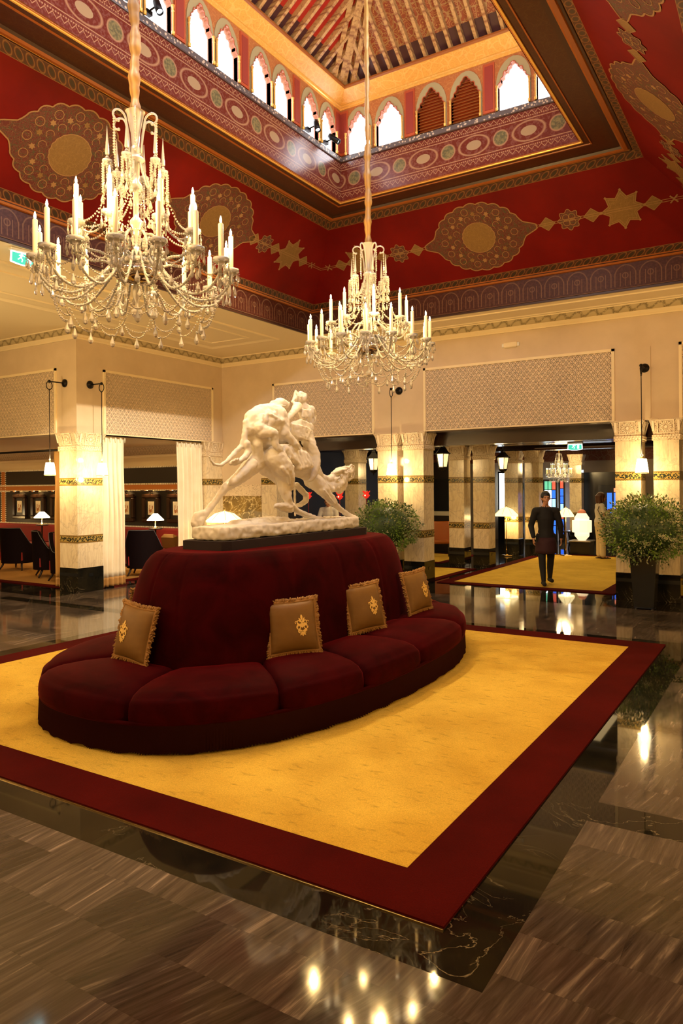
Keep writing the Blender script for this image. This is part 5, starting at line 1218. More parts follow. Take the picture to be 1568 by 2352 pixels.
# framed prints with picture lights
def framed():
    t = empty('framed_print', (0, 0, 0)); w_, h_ = .60, .72
    m = MB()
    for a, b, c, d in ((-w_/2, w_/2, h_/2-.10, h_/2), (-w_/2, w_/2, -h_/2, -h_/2+.10), (-w_/2, -w_/2+.10, -h_/2+.1, h_/2-.1), (w_/2-.10, w_/2, -h_/2+.1, h_/2-.1)): m.b2(a, b, -.07, -.001, c, d, .02)
    m.build('frame', MT['frame'], t)
    m = MB(); m.b2(-w_/2+.1, w_/2-.1, -.03, -.001, -h_/2+.1, h_/2-.1); m.build('mount', MT['blackpanel'], t)
    m = MB(); m.b2(-.11, .11, -.036, -.031, -.17, .17); m.mat(1)
    rnd = random.Random(4)
    for i in range(9): x = rnd.uniform(-.07, .07); z = rnd.uniform(-.09, .06); m.b2(x-.012, x+.012, -.0375, -.0362, z-.05, z+.03)
    m.build('print', [MT['paper'], MT['ink']], t)
    m = MB(); m.tube([(0, -.0, h_/2-.02), (0, -.10, h_/2+.10), (0, -.17, h_/2+.09)], .008, 6); m.tube([(-.20, -.18, h_/2+.075), (.20, -.18, h_/2+.075)], .024, 8); m.build('picture_light', MT['frame'], t)
    return t
f0 = framed()
FX = [(-19.25, 'framed print at the far left, first from the orange strip'), (-18.38, 'framed print second from the orange strip at the far left'), (-17.5, 'framed print half hidden behind the ochre curtain'),
      (-14.72, 'framed print cut off by the left cream curtain'), (-13.81, 'framed print of red figures centred between the cream curtains'), (-12.93, 'framed print cut off by the right cream curtain')]
for i, (x, lb) in enumerate(FX):
    o = f0 if i == 0 else copy_tree(f0); o.location = (x, LY-.052, 1.41); tag(o, lb, 'picture', 'framed prints on the lounge wall')
    light('picture_lamp', 'SPOT', (x, LY-.25, 1.93), 22, WARM, .02, (x, LY-.03, 1.35), spot=110)
# lamps with umbrella shades
def umbrella_lamp(x, y, ztop, R, label, kind='floor_lamp', e=10, base=0.0):
    t = empty(kind, (x, y, base), 0, label, 'lamp'); zt = ztop-base
    m = MB(); m.lathe([(.001, 0), (.16, 0), (.16, .02), (.14, .035), (.05, .045), (.02, .06)], (0, 0, 0), 4, False); m.build('base', MT['brass'], t)
    m = MB(); m.tube([(0, 0, .04), (0, 0, zt-.03)], .010, 8); m.ball((0, 0, .18), .02, 8, 6); m.build('pole', MT['brass'], t)
    m = MB(); m.lathe([(.02, zt), (R*.55, zt-.06), (R*.97, zt-.19), (R, zt-.20), (R, zt-.245), (R*.99, zt-.247)], (0, 0, 0), 8, False)
    sh = m.build('shade', MT['shade2'], t)
    m = MB()
    for k in range(8): a = 2*pi*k/8; m.tube([(.02*cos(a), .02*sin(a), zt+.002), (R*.55*cos(a), R*.55*sin(a), zt-.058), (R*.98*cos(a), R*.98*sin(a), zt-.19)], .004, 4)
    m.ball((0, 0, zt+.02), .02, 8, 6); m.build('shade_ribs', MT['brass'], sh)
    light('lamp_bulb', 'POINT', (x, y, base+zt-.30), e, WARM, .07)
    return t
umbrella_lamp(-10.62, 12.15, 1.40, .40, 'umbrella-shade floor lamp glowing behind the sculpture, before the gold and black marble', 'floor_lamp', 20)
umbrella_lamp(-6.55, 18.9, 1.33, .32, 'umbrella-shade floor lamp left of the dark-suited walking person', 'floor_lamp', 26)
umbrella_lamp(-5.15, 19.6, 1.30, .22, 'small umbrella-shade lamp glimpsed right behind the dark-suited person', 'floor_lamp', 6)
def table_lamp(x, y, z0, label):
    t = empty('table_lamp', (x, y, z0+.021), 0, label, 'lamp'); m = MB(); m.lathe([(.001, 0), (.07, 0), (.03, .03), (.012, .06), (.012, .2)], (0, 0, 0), 14); m.build('base', MT['brass'], t)
    m = MB(); m.lathe([(.06, .34), (.20, .20), (.20, .18)], (0, 0, 0), 12, False); m.build('shade', MT['shade'], t); light('lamp_bulb', 'POINT', (x, y-.03, z0+.12), 9, WARM, .05)
table_lamp(-20.3, 12.15, .95, 'lit lamp at the very left edge, by the orange strip'); table_lamp(-17.0, 12.15, .95, 'lit lamp just left of the ochre curtain in front of the prints'); table_lamp(-12.75, 12.15, .95, 'lit lamp peeking out left of the right cream curtain')
for (x, y) in ((-20.3, 12.15), (-17.0, 12.15), (-12.75, 12.15)):
    m = MB(); m.lathe([(.001, 0), (.15, 0), (.15, .02), (.02, .04), (.02, .92), (.16, .93), (.16, .95), (.001, .95)], (0, 0, 0), 16); o = m.build('lamp_stand', MT['darkwood2'], None, (x, y, .018)); tag(o, 'dark lamp stand under the lit lamp %s' % {-20.3: 'at the very left edge', -17.0: 'left of the ochre curtain', -12.75: 'beside the right cream curtain'}[x], 'stand')
# ------------------------------------------------------------------ things hung on ceiling and walls
def exit_sign(loc, rz, w_, h_, label):
    t = empty('exit_sign', loc, rz, label, 'sign')
    m = MB(); m.b2(-w_/2, w_/2, -.03, .03, -.04, 0, .01); m.build('housing', MT['white'], t)
    P_ = [(-w_/2*.93, -.045), (w_/2*.93, -.045), (w_/2*.97, -h_*.93)]+[(w_/2*.97-(w_*.97)*i/8, -h_*.93-.02*sin(pi*i/8)) for i in range(1, 9)]
    m = MB(); m.prism(P_, -.008, .008, lambda u, v, h: (u, h, v)); pn = m.build('panel', MT['exitwhite'], t)
    m = MB(); Q = [(u*.90, -.055+(v+.045)*.86) for u, v in P_]; m.prism(Q, -.0095, .0095, lambda u, v, h: (u, h, v)); m.build('green_field', MT['exit'], pn)
    m = MB(); s_ = h_/.16
    F2 = lambda u, v, h: (u, h, v)
    cz = -h_*.52
    for sh in ([(-.055, -.04), (-.02, .0), (-.035, .0), (-.035, .045), (-.05, .045), (-.05, 0), (-.07, 0)],): pass
    def seg(a, b, w2):
        a, b = Vector(a), Vector(b); d = (b-a).normalized(); nn = Vector((-d.y, d.x))*w2/2; m.prism([tuple(a-nn), tuple(b-nn), tuple(b+nn), tuple(a+nn)], -.0105, .0105, F2)
    k = s_; m.prism([(-.01*k+.012*k*cos(2*pi*i/10), cz+.045*k+.012*k*sin(2*pi*i/10)) for i in range(10)], -.0105, .0105, F2)
    seg((-.015*k, cz+.03*k), (-.028*k, cz-.005*k), .02*k); seg((-.028*k, cz-.005*k), (-.01*k, cz-.025*k), .010*k); seg((-.01*k, cz-.025*k), (-.02*k, cz-.05*k), .010*k); seg((-.03*k, cz-.005*k), (-.06*k, cz-.03*k), .010*k)
    seg((-.018*k, cz+.028*k), (-.048*k, cz+.012*k), .009*k); seg((-.015*k, cz+.026*k), (.012*k, cz+.01*k), .009*k)
    m.prism([(.045*k, cz-.05*k), (.085*k, cz-.05*k), (.085*k, cz+.05*k), (.045*k, cz+.05*k)], -.0105, .0105, F2); m.build('pictogram', MT['exitwhite'], pn)
    l = light('sign_glow', 'AREA', Vector(loc)+Vector((0, 0, -.015)), 0.0, (.6, .9, 1), .1)
    bpy.data.objects.remove(l, do_unlink=True)
    light('sign_glow', 'POINT', Vector(loc)+Vector((.25*sin(rz), -.25*cos(rz), -.22)), .4, (.65, .92, 1.0), .05)
exit_sign(tuple(atz(53, 574, 4.865)), rad(84), .34, .19, 'lit green emergency exit sign under the cream ceiling at the left')
exit_sign((-3.98, 15.95, 2.83), 0, .33, .17, 'lit green emergency exit sign hanging in the corridor at right')
m = MB(); t = empty('emergency_light', (-4.27, 12.65, 4.43), 0, 'small plastic emergency light on the wall above the carved panel', 'light fitting'); m.b2(-.12, .12, -.05, -.001, -.05, .05, .015); m.build('body', MT['cream'], t)
m = MB(); m.b2(-.16, .16, -.03, -.001, -.035, .035, .01); m.build('back_plate', MT['white'], t)
def track_spot(loc, aim, label):
    t = empty('spotlight', loc, 0, label, 'spotlight', 'spotlights on the lantern ledge'); d = (Vector(aim)-Vector(loc)).normalized(); T = Vector((0, 0, 1)).rotation_difference(d).to_matrix()
    m = MB(); m.tube([(-.06, 0, 0), (0, 0, .02), (.09, 0, .03)], .012, 6); m.b2(-.09, -.03, -.05, .05, -.02, .03); m.build('bracket', MT['iron'], t)
    m = MB(); c_ = Vector((.10, 0, .02)); m.lathe([(.001, -.10), (.038, -.10), (.042, -.06), (.042, .10), (.036, .10), (.034, .07)], c_, 16, True, T); hd = m.build('head', MT['iron'], t)
    m = MB(); m.lathe([(.001, .072), (.034, .072)], c_, 16, True, T); m.build('lens', MT['white_glass'], hd)
for y_, aim, lb in ((8.94, (-3, 7, 0), 'black spotlight on the lantern ledge, left of the last two by the corner'), (9.42, (-1, 11, 3), 'black spotlight on the lantern ledge nearest the corner'), (5.77, (-2.5, 5, 0), 'black spotlight on the lantern ledge at the top left'), (5.45, (-2.5, 3, 0), 'black spotlight at the very top left edge behind the cord')):
    track_spot((WX0+.06, y_, 7.25), aim, lb)
# ------------------------------------------------------------------ far lobby
c3 = copy_tree(c1); c3.location = (-6.05, 22.3, 1.98); c3.scale = (.52, .52, .52); c3.rotation_euler = (0, 0, .5); c3['label'] = 'small bright crystal chandelier far back in the lobby above the walking person'
for ch in kids(c3):
    if ch.name.startswith('cord_sleeve'): KIDS[c3.name].remove(ch); bpy.data.objects.remove(ch); break
m = MB(); m.tube([(0, 0, 1.68), (0, 0, (3.052-1.98)/.52)], .03, 8); m.build('cord_sleeve', MT['silk'], c3)
light('candle_glow', 'POINT', (-5.8, 21.7, 2.45), 60, WARM2, .2)
light('lobby_daylight', 'AREA', (-5.6, 24.3, 1.4), 28, DAY, 1.4, (-5.4, 14, .3), size_y=2.0)
light('lobby_glow', 'AREA', (-4.6, 20.5, 2.9), 50, WARM2, 2.5, (-4.6, 20.5, 0), size_y=3)
light('corridor_glow', 'AREA', (-4.3, 15.6, 2.92), 45, WARM2, 2.4, (-4.3, 15.6, 0), size_y=4)
light('corridor_glow', 'AREA', (-8.3, 15.4, 2.92), 30, WARM2, 2.2, (-8.3, 15.4, 0), size_y=3)
for x in (-19, -16.5, -14, -12.3): light('lounge_glow', 'AREA', (x, 11.6, 2.97), 17, WARM, .9, (x, 11.2, 0))
# stained glass door and side light
def stained(x0, x1, y, z0, z1, cols, label):
    t = empty('stained_glass_door', ((x0+x1)/2, y, 0), 0, label, 'door'); w_ = x1-x0; m = MB()
    for a, b, c, d in ((-w_/2-.05, -w_/2, 0, z1+.05), (w_/2, w_/2+.05, 0, z1+.05), (-w_/2, w_/2, z1, z1+.05), (-w_/2, w_/2, 0, z0)): m.b2(a, b, -.03, .03, c, d)
    m.build('frame', MT['doorblack'], t)
    nu = len(cols[0]); nv = len(cols)
    for j, row in enumerate(cols):
        for i, c in enumerate(row):
            m = MB(); m.b2(-w_/2+w_*i/nu+.012, -w_/2+w_*(i+1)/nu-.012, -.01, .01, z1-(z1-z0)*(j+1)/nv+.012, z1-(z1-z0)*j/nv-.012); m.build('pane', MT[c], t)
    m = MB()
    for i in range(1, nu): m.b2(-w_/2+w_*i/nu-.012, -w_/2+w_*i/nu+.012, -.015, .015, z0, z1)
    for j in range(1, nv): m.b2(-w_/2, w_/2, -.015, .015, z0+(z1-z0)*j/nv-.012, z0+(z1-z0)*j/nv+.012)
    m.build('glazing_bars', MT['doorblack'], t)
Bg, Wg, Rg, Gg, Cg = 'blue_glass', 'white_glass', 'redpane', 'green_glass', 'cyan_glass'
x0, x1 = aty(1250, 1150, 24.5).x, aty(1276, 1150, 24.5).x
stained(x0, x1, 24.5, .25, 2.05, [[Gg, Gg, Rg], [Wg, Wg, Bg], [Wg, Wg, Cg], [Cg, Wg, Bg], [Bg, Cg, Bg], [Wg, Wg, Bg]], 'stained glass door with blue, green and orange panes, behind the walking person')
x0, x1 = aty(1286, 1150, 24.5).x, aty(1294, 1150, 24.5).x
stained(x0, x1, 24.5, .25, 2.05, [[Rg], [Bg], [Bg], [Cg], [Rg], [Bg], [Bg]], 'narrow stained glass side light with blue and red panes right of the door')
x0, x1 = aty(1190, 1150, 23.5).x, aty(1199, 1150, 23.5).x
stained(x0, x1, 23.5, .3, 1.95, [[Bg], [Cg], [Rg], [Wg], [Bg]], 'narrow stained glass strip between the two back columns left of the person')
x0, x1 = aty(1147, 1150, 24.8).x, aty(1159, 1150, 24.8).x
m = MB(); t = empty('glazed_door', ((x0+x1)/2, 24.8, 0), 0, 'bright daylit glass door left of the floor lamp, behind the corridor columns', 'door'); w_ = x1-x0; m.b2(-w_/2, w_/2, -.02, .02, .9, 2.35); m.build('pane', MT['white_glass'], t)
m = MB(); m.b2(-w_/2-.05, -w_/2, -.03, .03, 0, 2.4); m.b2(w_/2, w_/2+.05, -.03, .03, 0, 2.4); m.b2(-w_/2, w_/2, -.03, .03, 2.35, 2.4); m.b2(-w_/2, w_/2, -.03, .03, 0, .9); m.build('frame', MT['doorblack'], t)
# dark lift surround behind the woman
xa, xb = aty(1332, 1100, 23.6).x, aty(1440, 1100, 23.6).x
t = empty('lift_surround', ((xa+xb)/2, 23.6, 0), 0, 'black panelled door surround behind the woman in white', 'door'); w_ = xb-xa; m = MB(); m.b2(-w_/2, w_/2, 0, .25, 0, 2.28); m.b2(-w_/2-.04, w_/2+.04, -.03, .25, 2.22, 2.30)
for a in (-w_/2+.08,): m.b2(a, a+.05, -.02, 0, .1, 2.1)
m.build('surround', MT['doorblack'], t)
m = MB(); m.b2(-.15, .60, -.03, -.001, 0, 1.9); dd = m.build('door_leaf', MT['screen'], t)
m = MB(); m.b2(.12, .26, -.05, -.031, 1.0, 1.65); m.b2(.32, .42, -.05, -.031, 1.15, 1.65); m.build('blue_pane', [MT['blue_glass']], dd)
m = MB(); m.b2(.32, .42, -.05, -.031, 1.68, 1.80); m.build('red_pane', [MT['redpane']], dd)
# paper lantern lamp on a black pedestal
px_ = -4.9; t = empty('pedestal', (px_, 20.3, 0), 0, 'black square pedestal under the glowing paper lamp', 'pedestal'); m = MB(); m.b2(-.26, .26, -.26, .26, 0.0, .36); m.build('body', MT['doorblack'], t); m = MB(); m.b2(-.29, .29, -.29, .29, .36, .39); m.build('top', MT['steel'], t)
t = empty('paper_lamp', (px_, 20.3, .39), 0, 'large glowing cream and pink paper lamp on the black pedestal', 'lamp')
m = MB(); m.lathe([(.10, .0), (.20, .12), (.20, .22)], (0, 0, 0), 8, False); m.lathe([(.20, .55), (.20, .62), (.12, .74)], (0, 0, 0), 8, False); m.build('body', MT['shade3'], t)
m = MB()
m.lathe([(.195, .215), (.265, .222), (.265, .548), (.195, .555)], (0, 0, 0), 8, False)
m.build('side_panels', MT['shade3'], t)
m = MB(); m.lathe([(.12, .74), (.10, .80), (.05, .84), (.001, .85)], (0, 0, 0), 12); m.build('dome', plain('pink_dome', (.85, .30, .22), .5), t)
# console table silhouettes and screen, orange chair, desk
t = empty('console_table', (-5.35, 21.6, 0), 0, 'dark low table right of the walking person, against the daylight', 'table'); m = MB(); m.b2(-.35, .35, -.25, .25, .52, .56); m.b2(-.3, .3, -.2, .2, .2, .23); m.build('top', MT['doorblack'], t)
for sx in (-1, 1):
    for sy in (-1, 1): m = MB(); m.tube([(sx*.3, sy*.2, .52), (sx*.27, sy*.18, .25), (sx*.3, sy*.2, 0)], .022, 6); m.build('leg', MT['doorblack'], t)
xs_ = aty(1018, 1130, 19.5).x
t = empty('wall_screen', (xs_, 19.5, 0), 0, 'large dark screen seen between the central columns and the corridor pair', 'screen'); m = MB(); m.b2(-.42, .30, 0, .06, 1.18, 2.12); m.build('panel', MT['screen'], t); m = MB(); m.b2(-.6, .31, .02, .5, 0.0, 1.04); m.b2(-.6, .31, .06, .12, 1.04, 2.6); m.build('stand', MT['darkwood2'], t)
m = MB(); m.b2(-.6, .31, -.01, .055, 1.045, 1.17); m.mat(0); m.build('white_shelf_top', MT['white'], t)
xc, yc = aty(1012, 1210, 17.6).x, 17.6
t = empty('orange_chair', (xc, yc, .02), .5, 'orange leather chair between the central columns and the corridor pair', 'chair')
m = MB(); m.grid(lambda u, v: ((u-.5)*(.50-.12*abs(v-.5)), .20+.06*v-.05*(1-(2*u-1)**2), .42+.52*v), 14, 10); bk = m.build('backrest', MT['orangeleather'], t); sd = bk.modifiers.new('t', 'SOLIDIFY'); sd.thickness = .05
m = MB(); m.box((0, -.02, .42), (.50, .46, .09), bev=.03); m.build('seat', MT['orangeleather'], t)
for sx in (-1, 1):
    for sy in (-1, 1): m = MB(); m.tube([(sx*.2, sy*.18, .40), (sx*.22, sy*.2, 0)], [.02, .014], 6); m.build('leg', MT['darkwood2'], t)
# reception desk with clerk
t = empty('reception_desk', (-8.35, 14.3, 0), 0, 'dark reception desk behind the sculpture', 'desk'); m = MB(); m.b2(-1.5, .14, -.3, .3, .016, 1.06); m.build('body', MT['darkwood2'], t); m = MB(); m.b2(-1.55, .17, -.34, .34, 1.06, 1.10); m.build('top', MT['darkwood'], t)
def red_lamp(px, py, Y, zb, label):
    p = aty(px, py, Y); t = empty('red_glass_lamp', (p.x, p.y, zb), 0, label, 'lamp', 'red glass flower lamps on the desk'); h = p.z-zb
    m = MB(); m.tube([(0, 0, 0), (0, 0, h-.05)], .009, 6); m.lathe([(.001, 0), (.06, 0), (.05, .015), (.01, .03)], (0, 0, 0), 12); m.build('stem', MT['redvelvet'], t)
    m = MB(); m.lathe([(.015, h-.07), (.055, h-.04), (.065, h), (.045, h+.05), (.06, h+.08)], (0, 0, 0), 16)
    for k in range(7): a = 2*pi*k/7; m.tube([(.05*cos(a), .05*sin(a), h+.05), (.075*cos(a), .075*sin(a), h+.09), (.09*cos(a), .09*sin(a), h+.10)], [.014, .010, .006], 6); m.ball((.07*cos(a), .07*sin(a), h-.0), .018, 6, 4)
    m.build('flower_shade', MT['red_glass'], t); m = MB(); m.ball((0, -.06, h), .018, 8, 6); m.build('bulb', MT['redbulb'], t)
red_lamp(780, 1141, 14.25, 1.10, 'red glass flower lamp under the camel chin'); red_lamp(841, 1138, 14.0, .8, 'red glass flower lamp right of the camel head, above the bush'); red_lamp(708, 1140, 14.3, 1.10, 'red glass flower lamp seen between the camel legs')
m = MB(); m.tube([(0, 0, 0), (0, 0, .8)], .05, 8); o = m.build('lamp_stand', MT['darkwood2'], None, tuple(aty(841, 1138, 14.0).xy)+(0,)); tag(o, 'thin dark stand carrying the red flower lamp behind the bush', 'stand')

# ------------------------------------------------------------------ people
def hand(mb, wrist, fwd, palm_n, s=1.0, curl=.5, side=1):
    """palm with four fingers and a thumb; fwd = direction of the fingers"""
    f = Vector(fwd).normalized(); n = Vector(palm_n).normalized(); r = f.cross(n).normalized()*side; w_ = Vector(wrist)
    for k in range(4):
        o = r*(k-1.5)*.019*s; a = w_+o*.6+f*.02*s; b = w_+o+f*.085*s; mb.cap(a, b, .013*s, .010*s, 8)
        L = (.032, .036, .034, .027)[k]*s; d1 = (f*cos(curl)+n*sin(curl)); d2 = (f*cos(curl*2)+n*sin(curl*2)); c = b+d1*L; mb.cap(b, c, .009*s, .008*s, 8); mb.cap(c, c+d2*L*.8, .008*s, .0065*s, 8)
    a = w_+f*.03*s-r*.02*s; b = a-r*.028*s+f*.02*s+n*.01*s; mb.cap(a, b, .013*s, .010*s, 8); mb.cap(b, b+f*.03*s+n*.012*s, .009*s, .007*s, 8)
def head(mb, c, look, s=1.0):
    """skull, jaw, nose, ears, lips, brow facing 'look'"""
    l = Vector(look).normalized(); u = Vector((0, 0, 1)); r = l.cross(u).normalized(); u = r.cross(l); c = Vector(c)
    T = Matrix((r, l, u)).transposed()
    mb.ball(c+u*.02*s-l*.012*s, .098*s, 16, 12, (.80, .98, 1.0), True, T); mb.cap(c+l*.035*s-u*.03*s, c+l*.045*s-u*.085*s, .062*s, .034*s); mb.cap(c+l*.085*s+u*.012*s, c+l*.108*s-u*.022*s, .009*s, .013*s, 8)
    for q in (-1, 1):
        mb.ball(c+r*q*.082*s-u*.01*s, .022*s, 8, 6, (.4, .8, 1.3), True, T); mb.cap(c+l*.083*s+r*q*.014*s+u*.032*s, c+l*.075*s+r*q*.045*s+u*.03*s, .010*s, .008*s, 8); mb.cap(c+l*.068*s+r*q*.03*s-u*.02*s, c+l*.06*s+r*q*.035*s-u*.04*s, .022*s, .02*s, 8)
    mb.cap(c+l*.088*s-r*.018*s-u*.055*s, c+l*.088*s+r*.018*s-u*.055*s, .009*s, .009*s, 8)
def face_bits(parent, c, look, s=1.0):
    l = Vector(look).normalized(); u = Vector((0, 0, 1)); r = l.cross(u).normalized(); c = Vector(c); m = MB()
    for q in (-1, 1): m.ball(c+l*.082*s+r*q*.030*s+u*.010*s, .010*s, 8, 6)
    m.build('eyes', MT['hairk'], parent)
# dark-suited person walking toward the camera
P0 = Vector((-3.99, 13.75, .015)); t = empty('person', P0, rad(28), 'walking person in a black suit with a dark wine hem on the long corridor rug', 'person')
b = MB()
for (sx, yk, yf, lift) in ((-1, -.10, -.20, 0), (1, .03, .10, .03)):
    b.chain([((sx*.09, 0, .92), .092), ((sx*.095, yk, .50), .060)]); b.chain([((sx*.095, yk, .50), .058), ((sx*.092, (yk+yf)/2+.02, .32), .054), ((sx*.09, yf, .10+lift), .036)]); b.chain([((sx*.09, yf, .05+lift), .036), ((sx*.10, yf-.13, .035+lift), .030)])
b.chain([((0, 0, .92), .135), ((0, 0, 1.08), .125), ((0, 0, 1.25), .145), ((0, .01, 1.40), .12)]); b.cap((-.15, 0, 1.40), (.15, 0, 1.40), .065, .065); b.chain([((0, .01, 1.44), .055), ((0, 0, 1.54), .052)])
for sx, el, hnd in ((-1, (-.27, .05, 1.12), (-.25, -.08, .88)), (1, (.27, -.02, 1.12), (.29, .02, .86))):
    b.chain([((sx*.19, 0, 1.40), .056), (el, .042), (hnd, .028)]); hand(b, hnd, (0, -.1, -1), (-sx, 0, 0), 1.0, .4, sx)
head(b, (0, -.02, 1.64), (0, -1, 0)); body = sculpt(b, 'body', MT['skin'], t, .009, 2)
m = MB(); m.chain([((0, .0, .90), .165), ((0, 0, 1.05), .140), ((0, 0, 1.25), .160), ((0, .01, 1.38), .135)]); m.cap((-.16, 0, 1.40), (.16, 0, 1.40), .078, .078)
for sx, el, hnd in ((-1, (-.27, .05, 1.12), (-.25, -.08, .92)), (1, (.27, -.02, 1.12), (.29, .02, .90))): m.chain([((sx*.19, 0, 1.40), .072), (el, .058), (hnd, .044)])
m.cap((0, .0, 1.45), (0, .0, 1.47), .07, .065); sculpt(m, 'jacket', MT['suit'], t, .014, 3)
m = MB(); m.lathe([(.17, .90), (.19, .80), (.205, .66), (.21, .60)], (0, 0, 0), 24); sk = m.build('skirt_hem', MT['wine'], t); sd = sk.modifiers.new('t', 'SOLIDIFY'); sd.thickness = .012
m = MB()
for (sx, yk, yf, lift) in ((-1, -.10, -.20, 0), (1, .03, .10, .03)):
    m.chain([((sx*.09, 0, .90), .105), ((sx*.095, yk, .50), .070)]); m.chain([((sx*.095, yk, .50), .068), ((sx*.092, (yk+yf)/2+.02, .32), .062), ((sx*.09, yf, .09+lift), .044)])
sculpt(m, 'stockings', MT['suit'], t, .014, 2)
for (sx, yf, lift) in ((-1, -.20, 0), (1, .10, .03)):
    m = MB(); m.chain([((sx*.09, yf+.03, .052+lift), .045), ((sx*.10, yf-.14, .042+lift), .038)]); sculpt(m, 'shoe', MT['suit'], t, .01, 2)
m = MB(); m.ball((0, .005, 1.68), .108, 14, 10, (.86, 1.0, 1.0)); m.chain([((0, .05, 1.64), .08), ((0, .06, 1.56), .05)]); sculpt(m, 'hair', MT['hairk'], t, .012, 2); face_bits(t, (0, -.02, 1.64), (0, -1, 0))
# woman in white seen in profile, facing right
ww = atz(1379, 1284, 0); t = empty('person', (ww.x, ww.y, .015), YAW, 'brown-haired woman in white top and cream trousers beside the big bush at right', 'person')   # local +x is to the right
b = MB(); L = Vector((1, 0, 0))
b.chain([((-.01, .07, .90), .098), ((.0, .08, .50), .062), ((-.02, .08, .10), .040)]); b.chain([((-.01, -.07, .90), .098), ((.03, -.08, .50), .062), ((.03, -.08, .10), .040)])
for x_, y_ in ((-.02, .08), (.03, -.08)): b.chain([((x_, y_, .05), .036), ((x_+.14, y_, .03), .026)])
b.chain([((-.01, 0, .93), .130), ((.01, 0, 1.05), .112), ((0, 0, 1.22), .125), ((-.01, 0, 1.34), .105)]); b.cap((-.01, -.13, 1.35), (-.01, .13, 1.35), .06, .06); b.chain([((.0, 0, 1.38), .048), ((.02, 0, 1.47), .046)])
for sy, el, hn in ((-1, (.03, -.21, 1.12), (.20, -.15, 1.22)), (1, (.05, .20, 1.12), (.21, .12, 1.20))):
    b.chain([((-.01, sy*.16, 1.35), .052), (el, .042), (hn, .028)]); hand(b, hn, (.9, -sy*.2, .35), (0, -sy, .2), .95, .5, sy)
head(b, (.045, 0, 1.565), (1, 0, -.05)); sculpt(b, 'body', MT['skin'], t, .009, 2)
m = MB(); m.chain([((-.01, 0, .96), .142), ((.01, 0, 1.05), .124), ((.0, 0, 1.22), .142), ((-.01, 0, 1.33), .116)]); m.cap((-.01, -.13, 1.355), (-.01, .13, 1.355), .07, .07)
for sy, el in ((-1, (.01, -.195, 1.20)), (1, (.01, .19, 1.20))): m.cap((-.01, sy*.16, 1.35), el, .066, .058)
sculpt(m, 'top', MT['whitecloth'], t, .013, 3)
m = MB(); m.chain([((-.01, 0, .93), .138), ((-.01, 0, .86), .14)]); m.chain([((-.01, .07, .88), .112), ((.0, .08, .50), .080), ((-.01, .08, .10), .072)]); m.chain([((-.01, -.07, .88), .112), ((.03, -.08, .50), .080), ((.03, -.08, .10), .072)]); sculpt(m, 'trousers', MT['beige'], t, .013, 2)
for x_, y_ in ((-.02, .08), (.03, -.08)): m = MB(); m.box((x_+.06, y_, .012), (.26, .09, .02), bev=.006); m.tube([(x_+.11, y_-.045, .02), (x_+.11, y_, .065), (x_+.11, y_+.045, .02)], .010, 6); m.tube([(x_+.04, y_-.045, .02), (x_+.04, y_, .085), (x_+.04, y_+.045, .02)], .010, 6); m.build('sandal', MT['bag'], t)
m = MB(); m.ball((.015, 0, 1.60), .112, 14, 10, (1.0, .88, .98)); m.chain([((-.04, -.055, 1.58), .06), ((-.035, -.075, 1.45), .045)]); m.chain([((-.04, .055, 1.58), .06), ((-.035, .075, 1.45), .045)]); m.chain([((-.07, 0, 1.58), .06), ((-.07, 0, 1.45), .05)]); m.cap((.03, -.075, 1.55), (.045, -.085, 1.46), .035, .025); sculpt(m, 'hair', MT['hairb'], t, .011, 2); face_bits(t, (.045, 0, 1.565), (1, 0, 0))
tb = empty('shoulder_bag', (ww.x, ww.y, .015), YAW, 'dark shoulder bag hanging at the hip of the woman in white', 'bag'); m = MB(); m.chain([((.02, -.21, .98), .07), ((.13, -.20, .94), .085), ((.17, -.20, .84), .06)]); sculpt(m, 'pouch', MT['bag'], tb, .014, 3)
m = MB(); m.tube([(-.02, -.10, 1.44), (.10, -.16, 1.28), (.13, -.20, 1.0)], .010, 6); m.tube([(-.03, -.10, 1.44), (-.12, -.16, 1.25), (-.02, -.22, 1.0)], .010, 6); m.build('strap', MT['bag'], tb)
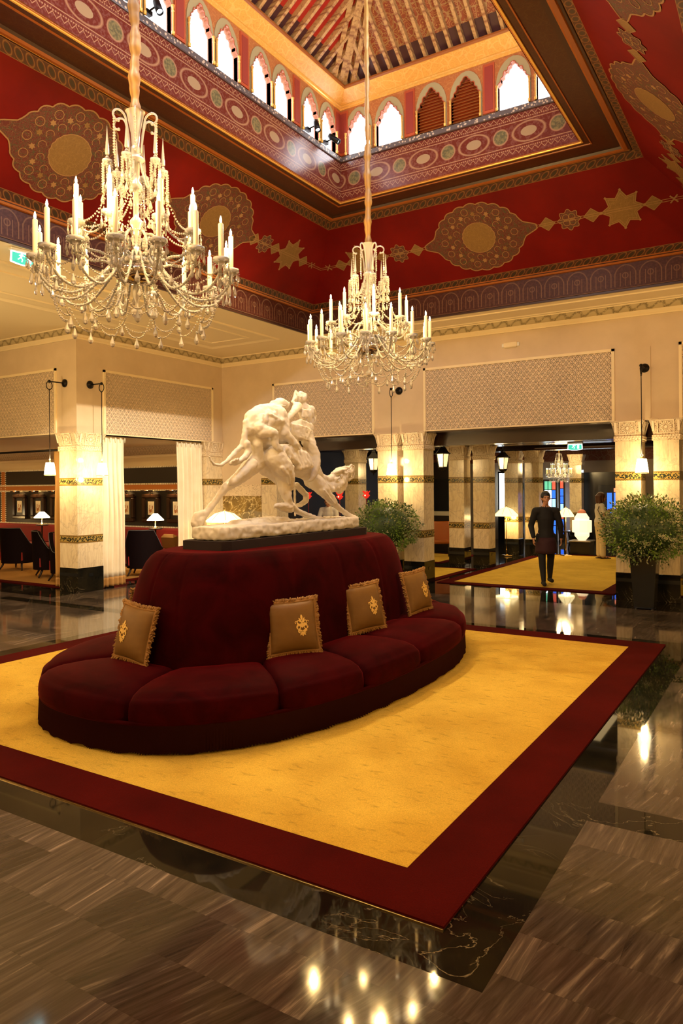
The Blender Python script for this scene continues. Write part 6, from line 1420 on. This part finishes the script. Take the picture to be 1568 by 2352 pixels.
# clerk behind the desk
t = empty('person', (aty(756, 1175, 15.0).x, 15.0, .016), .3, 'dark-haired clerk in a white shirt behind the desk, under the camel head', 'person')
b = MB()
for sx in (-1, 1): b.chain([((sx*.09, 0, .90), .09), ((sx*.09, 0, .50), .06), ((sx*.09, 0, .06), .04)]); b.cap((sx*.09, 0, .04), (sx*.09, -.14, .03), .036, .028)
b.chain([((0, 0, .92), .13), ((0, 0, 1.06), .12), ((0, -.03, 1.22), .135), ((0, -.05, 1.33), .11)]); b.cap((-.14, -.05, 1.33), (.14, -.05, 1.33), .06, .06); b.chain([((0, -.05, 1.36), .05), ((0, -.09, 1.45), .05)])
for sx in (-1, 1): b.chain([((sx*.18, -.05, 1.33), .052), ((sx*.24, -.12, 1.10), .04), ((sx*.12, -.33, 1.135), .028)]); hand(b, (sx*.12, -.33, 1.135), (-sx*.3, -1, 0), (0, 0, -1), 1, .2, -sx)
head(b, (0, -.13, 1.53), (0, -1, -.4)); sculpt(b, 'body', MT['skin'], t, .009, 2)
m = MB(); m.chain([((0, 0, .92), .142), ((0, 0, 1.06), .135), ((0, -.03, 1.22), .15), ((0, -.05, 1.32), .122)]); m.cap((-.14, -.05, 1.335), (.14, -.05, 1.335), .07, .07)
for sx in (-1, 1): m.chain([((sx*.18, -.05, 1.33), .066), ((sx*.24, -.12, 1.10), .054), ((sx*.14, -.29, 1.135), .042)])
sculpt(m, 'shirt', MT['whitecloth'], t, .013, 2)
m = MB(); 
for sx in (-1, 1): m.chain([((sx*.09, 0, .90), .108), ((sx*.09, 0, .50), .075), ((sx*.09, 0, .08), .065)])
sculpt(m, 'trousers', MT['suit'], t, .014, 2)
for sx in (-1, 1): m = MB(); m.cap((sx*.09, .02, .047), (sx*.09, -.15, .04), .045, .038); sculpt(m, 'shoe', MT['suit'], t, .01, 2)
m = MB(); m.ball((0, -.10, 1.575), .110, 14, 10, (.88, 1.0, 1.0)); m.cap((0, -.03, 1.54), (0, -.02, 1.47), .06, .05); sculpt(m, 'hair', MT['hairk'], t, .011, 2); face_bits(t, (0, -.13, 1.53), (0, -1, -.4))
